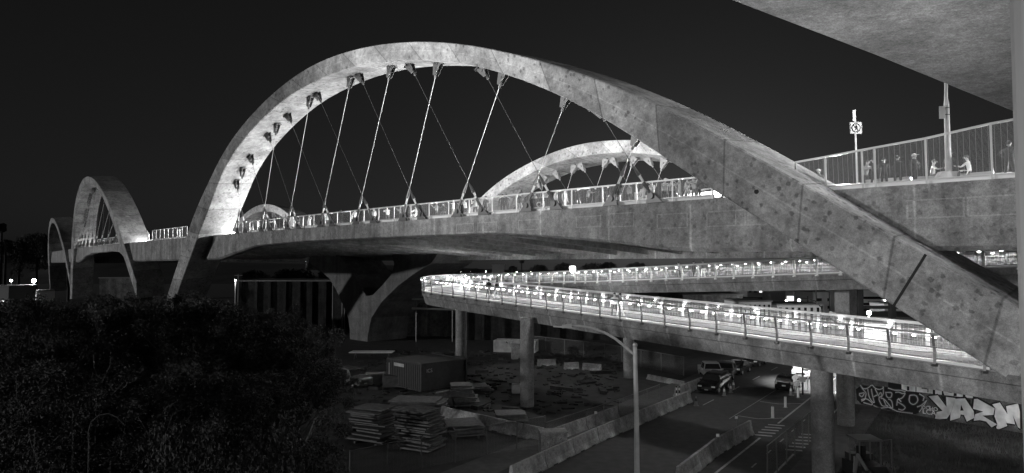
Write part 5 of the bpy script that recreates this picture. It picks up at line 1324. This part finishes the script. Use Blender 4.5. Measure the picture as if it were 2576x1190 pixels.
# bushes in front
for sd in (11, 12):
    T = thing('shrub', 'x', 'shrub', (0, 0, 0)); cr = MB(); st = MB(); rnd = random.Random(sd)
    for k in range(16): c = Vector((rnd.uniform(-.9, .9), rnd.uniform(-.9, .9), rnd.uniform(.6, 2.6))); leafcloud(cr, c, (.45, .45, .5), 170, .055, rnd); st.tube([(c.x*.15, c.y*.15, 0), (c.x*.6, c.y*.6, c.z*.5), c], [.05, .03, .015], 5)
    st.build('stem', 'bark', T); cr.build('foliage', 'leaf', T); PROTO.append(T); freeze(T)
for i, (px, py, Y, lab) in enumerate([(480, 1085, 23, 'brightest leafy shrub below the curved bare branch'), (590, 1130, 24, 'leafy shrub right of the brightest one'), (700, 1105, 26, 'leafy shrub near the bottom left of the yard fence'), (640, 1180, 22, 'leafy shrub at the bottom edge of the picture'), (380, 1175, 22, 'low shrub at the bottom edge left of the brightest one'), (790, 1130, 28, 'last shrub before the yard fence'), (150, 1180, 21, 'low shrub at the bottom left'), (620, 1040, 28, 'shrub in the gap between the two low right trees'), (830, 1180, 26, 'low shrub beside the fence start')]):
    src = PROTO[3+i % 2]; T = src if i < 2 else copy_tree(src, (0, 0, 0)); top = at_y(px, py-30, Y); T.location = (top.x, Y, 0); T.scale = (1.3, 1.3, max(.4, top.z/2.9)); T.rotation_euler = (0, 0, i*2.1); T['label'] = lab; T['group'] = 'leafy shrubs in front of the trees'
# bare curved branches catching the light
for i, (pl, Y, lab) in enumerate([([(666, 0), (668, 0)], 0, '')]): pass
def branch(px, Y, r_, label):
    pts = [at_y(0+x/3, 794.3+y/3, Y) for x, y in px]; b = pts[0]; T = thing('bare_branch', label, 'branch', (b.x, b.y, 0), 'bare pale stems in the lower left'); pts = [Vector((b.x, b.y, 0))]+pts if label.startswith('stem') else pts
    g = MB(); r_ *= .42; g.tube(pts, [r_*(1-.6*i/len(pts)) for i in range(len(pts))], 6); g.build('stem', 'bark', T)
branch([(672, 980), (668, 880), (690, 800), (750, 750), (820, 738), (880, 765), (945, 830)], 23, .06, 'stem bent into a full arch above the brightest shrub')
branch([(285, 1120), (270, 1040), (235, 960), (215, 870)], 22, .045, 'stem leaning left low at the left')
branch([(550, 960), (548, 860), (550, 720), (525, 700)], 24, .05, 'stem rising straight left of the arched one')
branch([(265, 860), (200, 780), (165, 690), (130, 640), (122, 460)], 25, .05, 'stem curving up at the far left')
branch([(1130, 880), (1180, 780), (1260, 690), (1330, 650)], 25, .05, 'stem slanting right in the middle of the mass')
branch([(1250, 890), (1305, 735), (1395, 703)], 25, .04, 'stem forking below the slanting one')
branch([(730, 545), (790, 460), (830, 380), (840, 310)], 27, .05, 'stem forming the right side of a fork in the dark trees')
branch([(790, 470), (740, 465), (710, 390), (705, 290)], 27, .04, 'branch forming the left side of a fork in the dark trees')
branch([(1970, 850), (2020, 770), (2080, 700)], 27, .035, 'stem among the low right trees')
branch([(2210, 830), (2280, 760), (2310, 660)], 28, .035, 'stem at the right rim of the trees')
# far trees on the skyline
def far_tree(px, ytop, wpx, Y, label, seed, palm=False, mat='farleaf'):
    rnd = random.Random(seed); c = at_y(px, ytop, Y); w_ = wpx*Y/F; T = thing('palm_tree' if palm else 'far_tree', label, 'palm' if palm else 'tree', (c.x, c.y, 0), None if palm else 'trees on the far skyline')
    g = MB(); g.tube([(c.x, Y, 0), (c.x, Y, c.z-w_*.3)], [.4, .25] if palm else [.5, .3], 6); g.build('trunk', 'farleaf', T); cr = MB()
    if palm:
        for k in range(22):
            a_ = k*2.4; q = Vector((c.x, Y, c.z-w_*.35)); d = Vector((math.cos(a_), math.sin(a_), rnd.uniform(-.5, 1))).normalized(); pts = [q, q+d*w_*.3, q+d*w_*.5-Vector((0, 0, w_*.12))]; cr.tube(pts, [.35, .45, .1], 4)
    else:
        n = max(5, int(wpx/5))
        for k in range(n):
            u = (k+.5)/n*2-1; h = math.sqrt(max(.05, 1-u*u)); r_ = w_*rnd.uniform(.10, .17); p = Vector((c.x+u*w_*.45, Y+rnd.uniform(-1, 1)*w_*.2, c.z-r_-(1-h)*w_*.3-rnd.uniform(0, .08)*w_))
            for kk in range(4 if px < 900 else 2): leafcloud(cr, p-Vector((0, 0, kk*r_*1.5)), (r_, r_, r_), 110, max(.25, r_*.2), rnd)
    cr.build('crown', mat, T)
far_tree(1312, 652, 14, 240, 'lone palm silhouetted on the skyline under the viaduct', 1, True)
for i, (px, yt, wp_, lab) in enumerate([(1355, 664, 50, 'round dark tree right of the palm'), (1290, 668, 22, 'pair of small tall trees left of the palm'), (1260, 685, 30, 'small bush tree by the skyline house'), (1150, 672, 50, 'dark tree left on the skyline beside the bright deck underside'), (1195, 674, 30, 'small tree left of the skyline house'), (1418, 658, 50, 'wide dark tree left of the bright billboard'), (1492, 657, 66, 'widest dark tree right of the bright billboard'), (1530, 657, 40, 'tree at the right end of the widest one'), (1600, 657, 60, 'broad dark tree in the middle of the skyline'), (1690, 666, 26, 'low tree right of the broad one'), (1740, 664, 34, 'rightmost skyline tree before the walkway lights')]):
    far_tree(px, yt, wp_, 225+i, lab, 20+i)
for i, (px, yt, wp_, lab) in enumerate([(15, 600, 40, 'leftmost tree on the hill'), (50, 603, 50, 'round tree on the left hill'), (95, 582, 90, 'tall wide tree on the left hill beside the third arch'), (5, 560, 25, 'thin treetop cut by the left edge'), (175, 628, 50, 'hill tree behind the third arch foot'), (640, 676, 70, 'dark tree behind the industrial wall on the left'), (740, 668, 120, 'wide dark tree behind the industrial wall under the deck'), (830, 672, 60, 'dark tree behind the industrial wall near the pier'), (970, 672, 70, 'dark tree between the pier legs'), (2250, 735, 40, 'bushy tree right of the square column'), (2030, 745, 60, 'bushy tree in the lit yard'), (1975, 775, 40, 'low bush in the lit yard')]):
    far_tree(px, yt, wp_, (160 if px > 1900 else 230)+i, lab, 50+i)
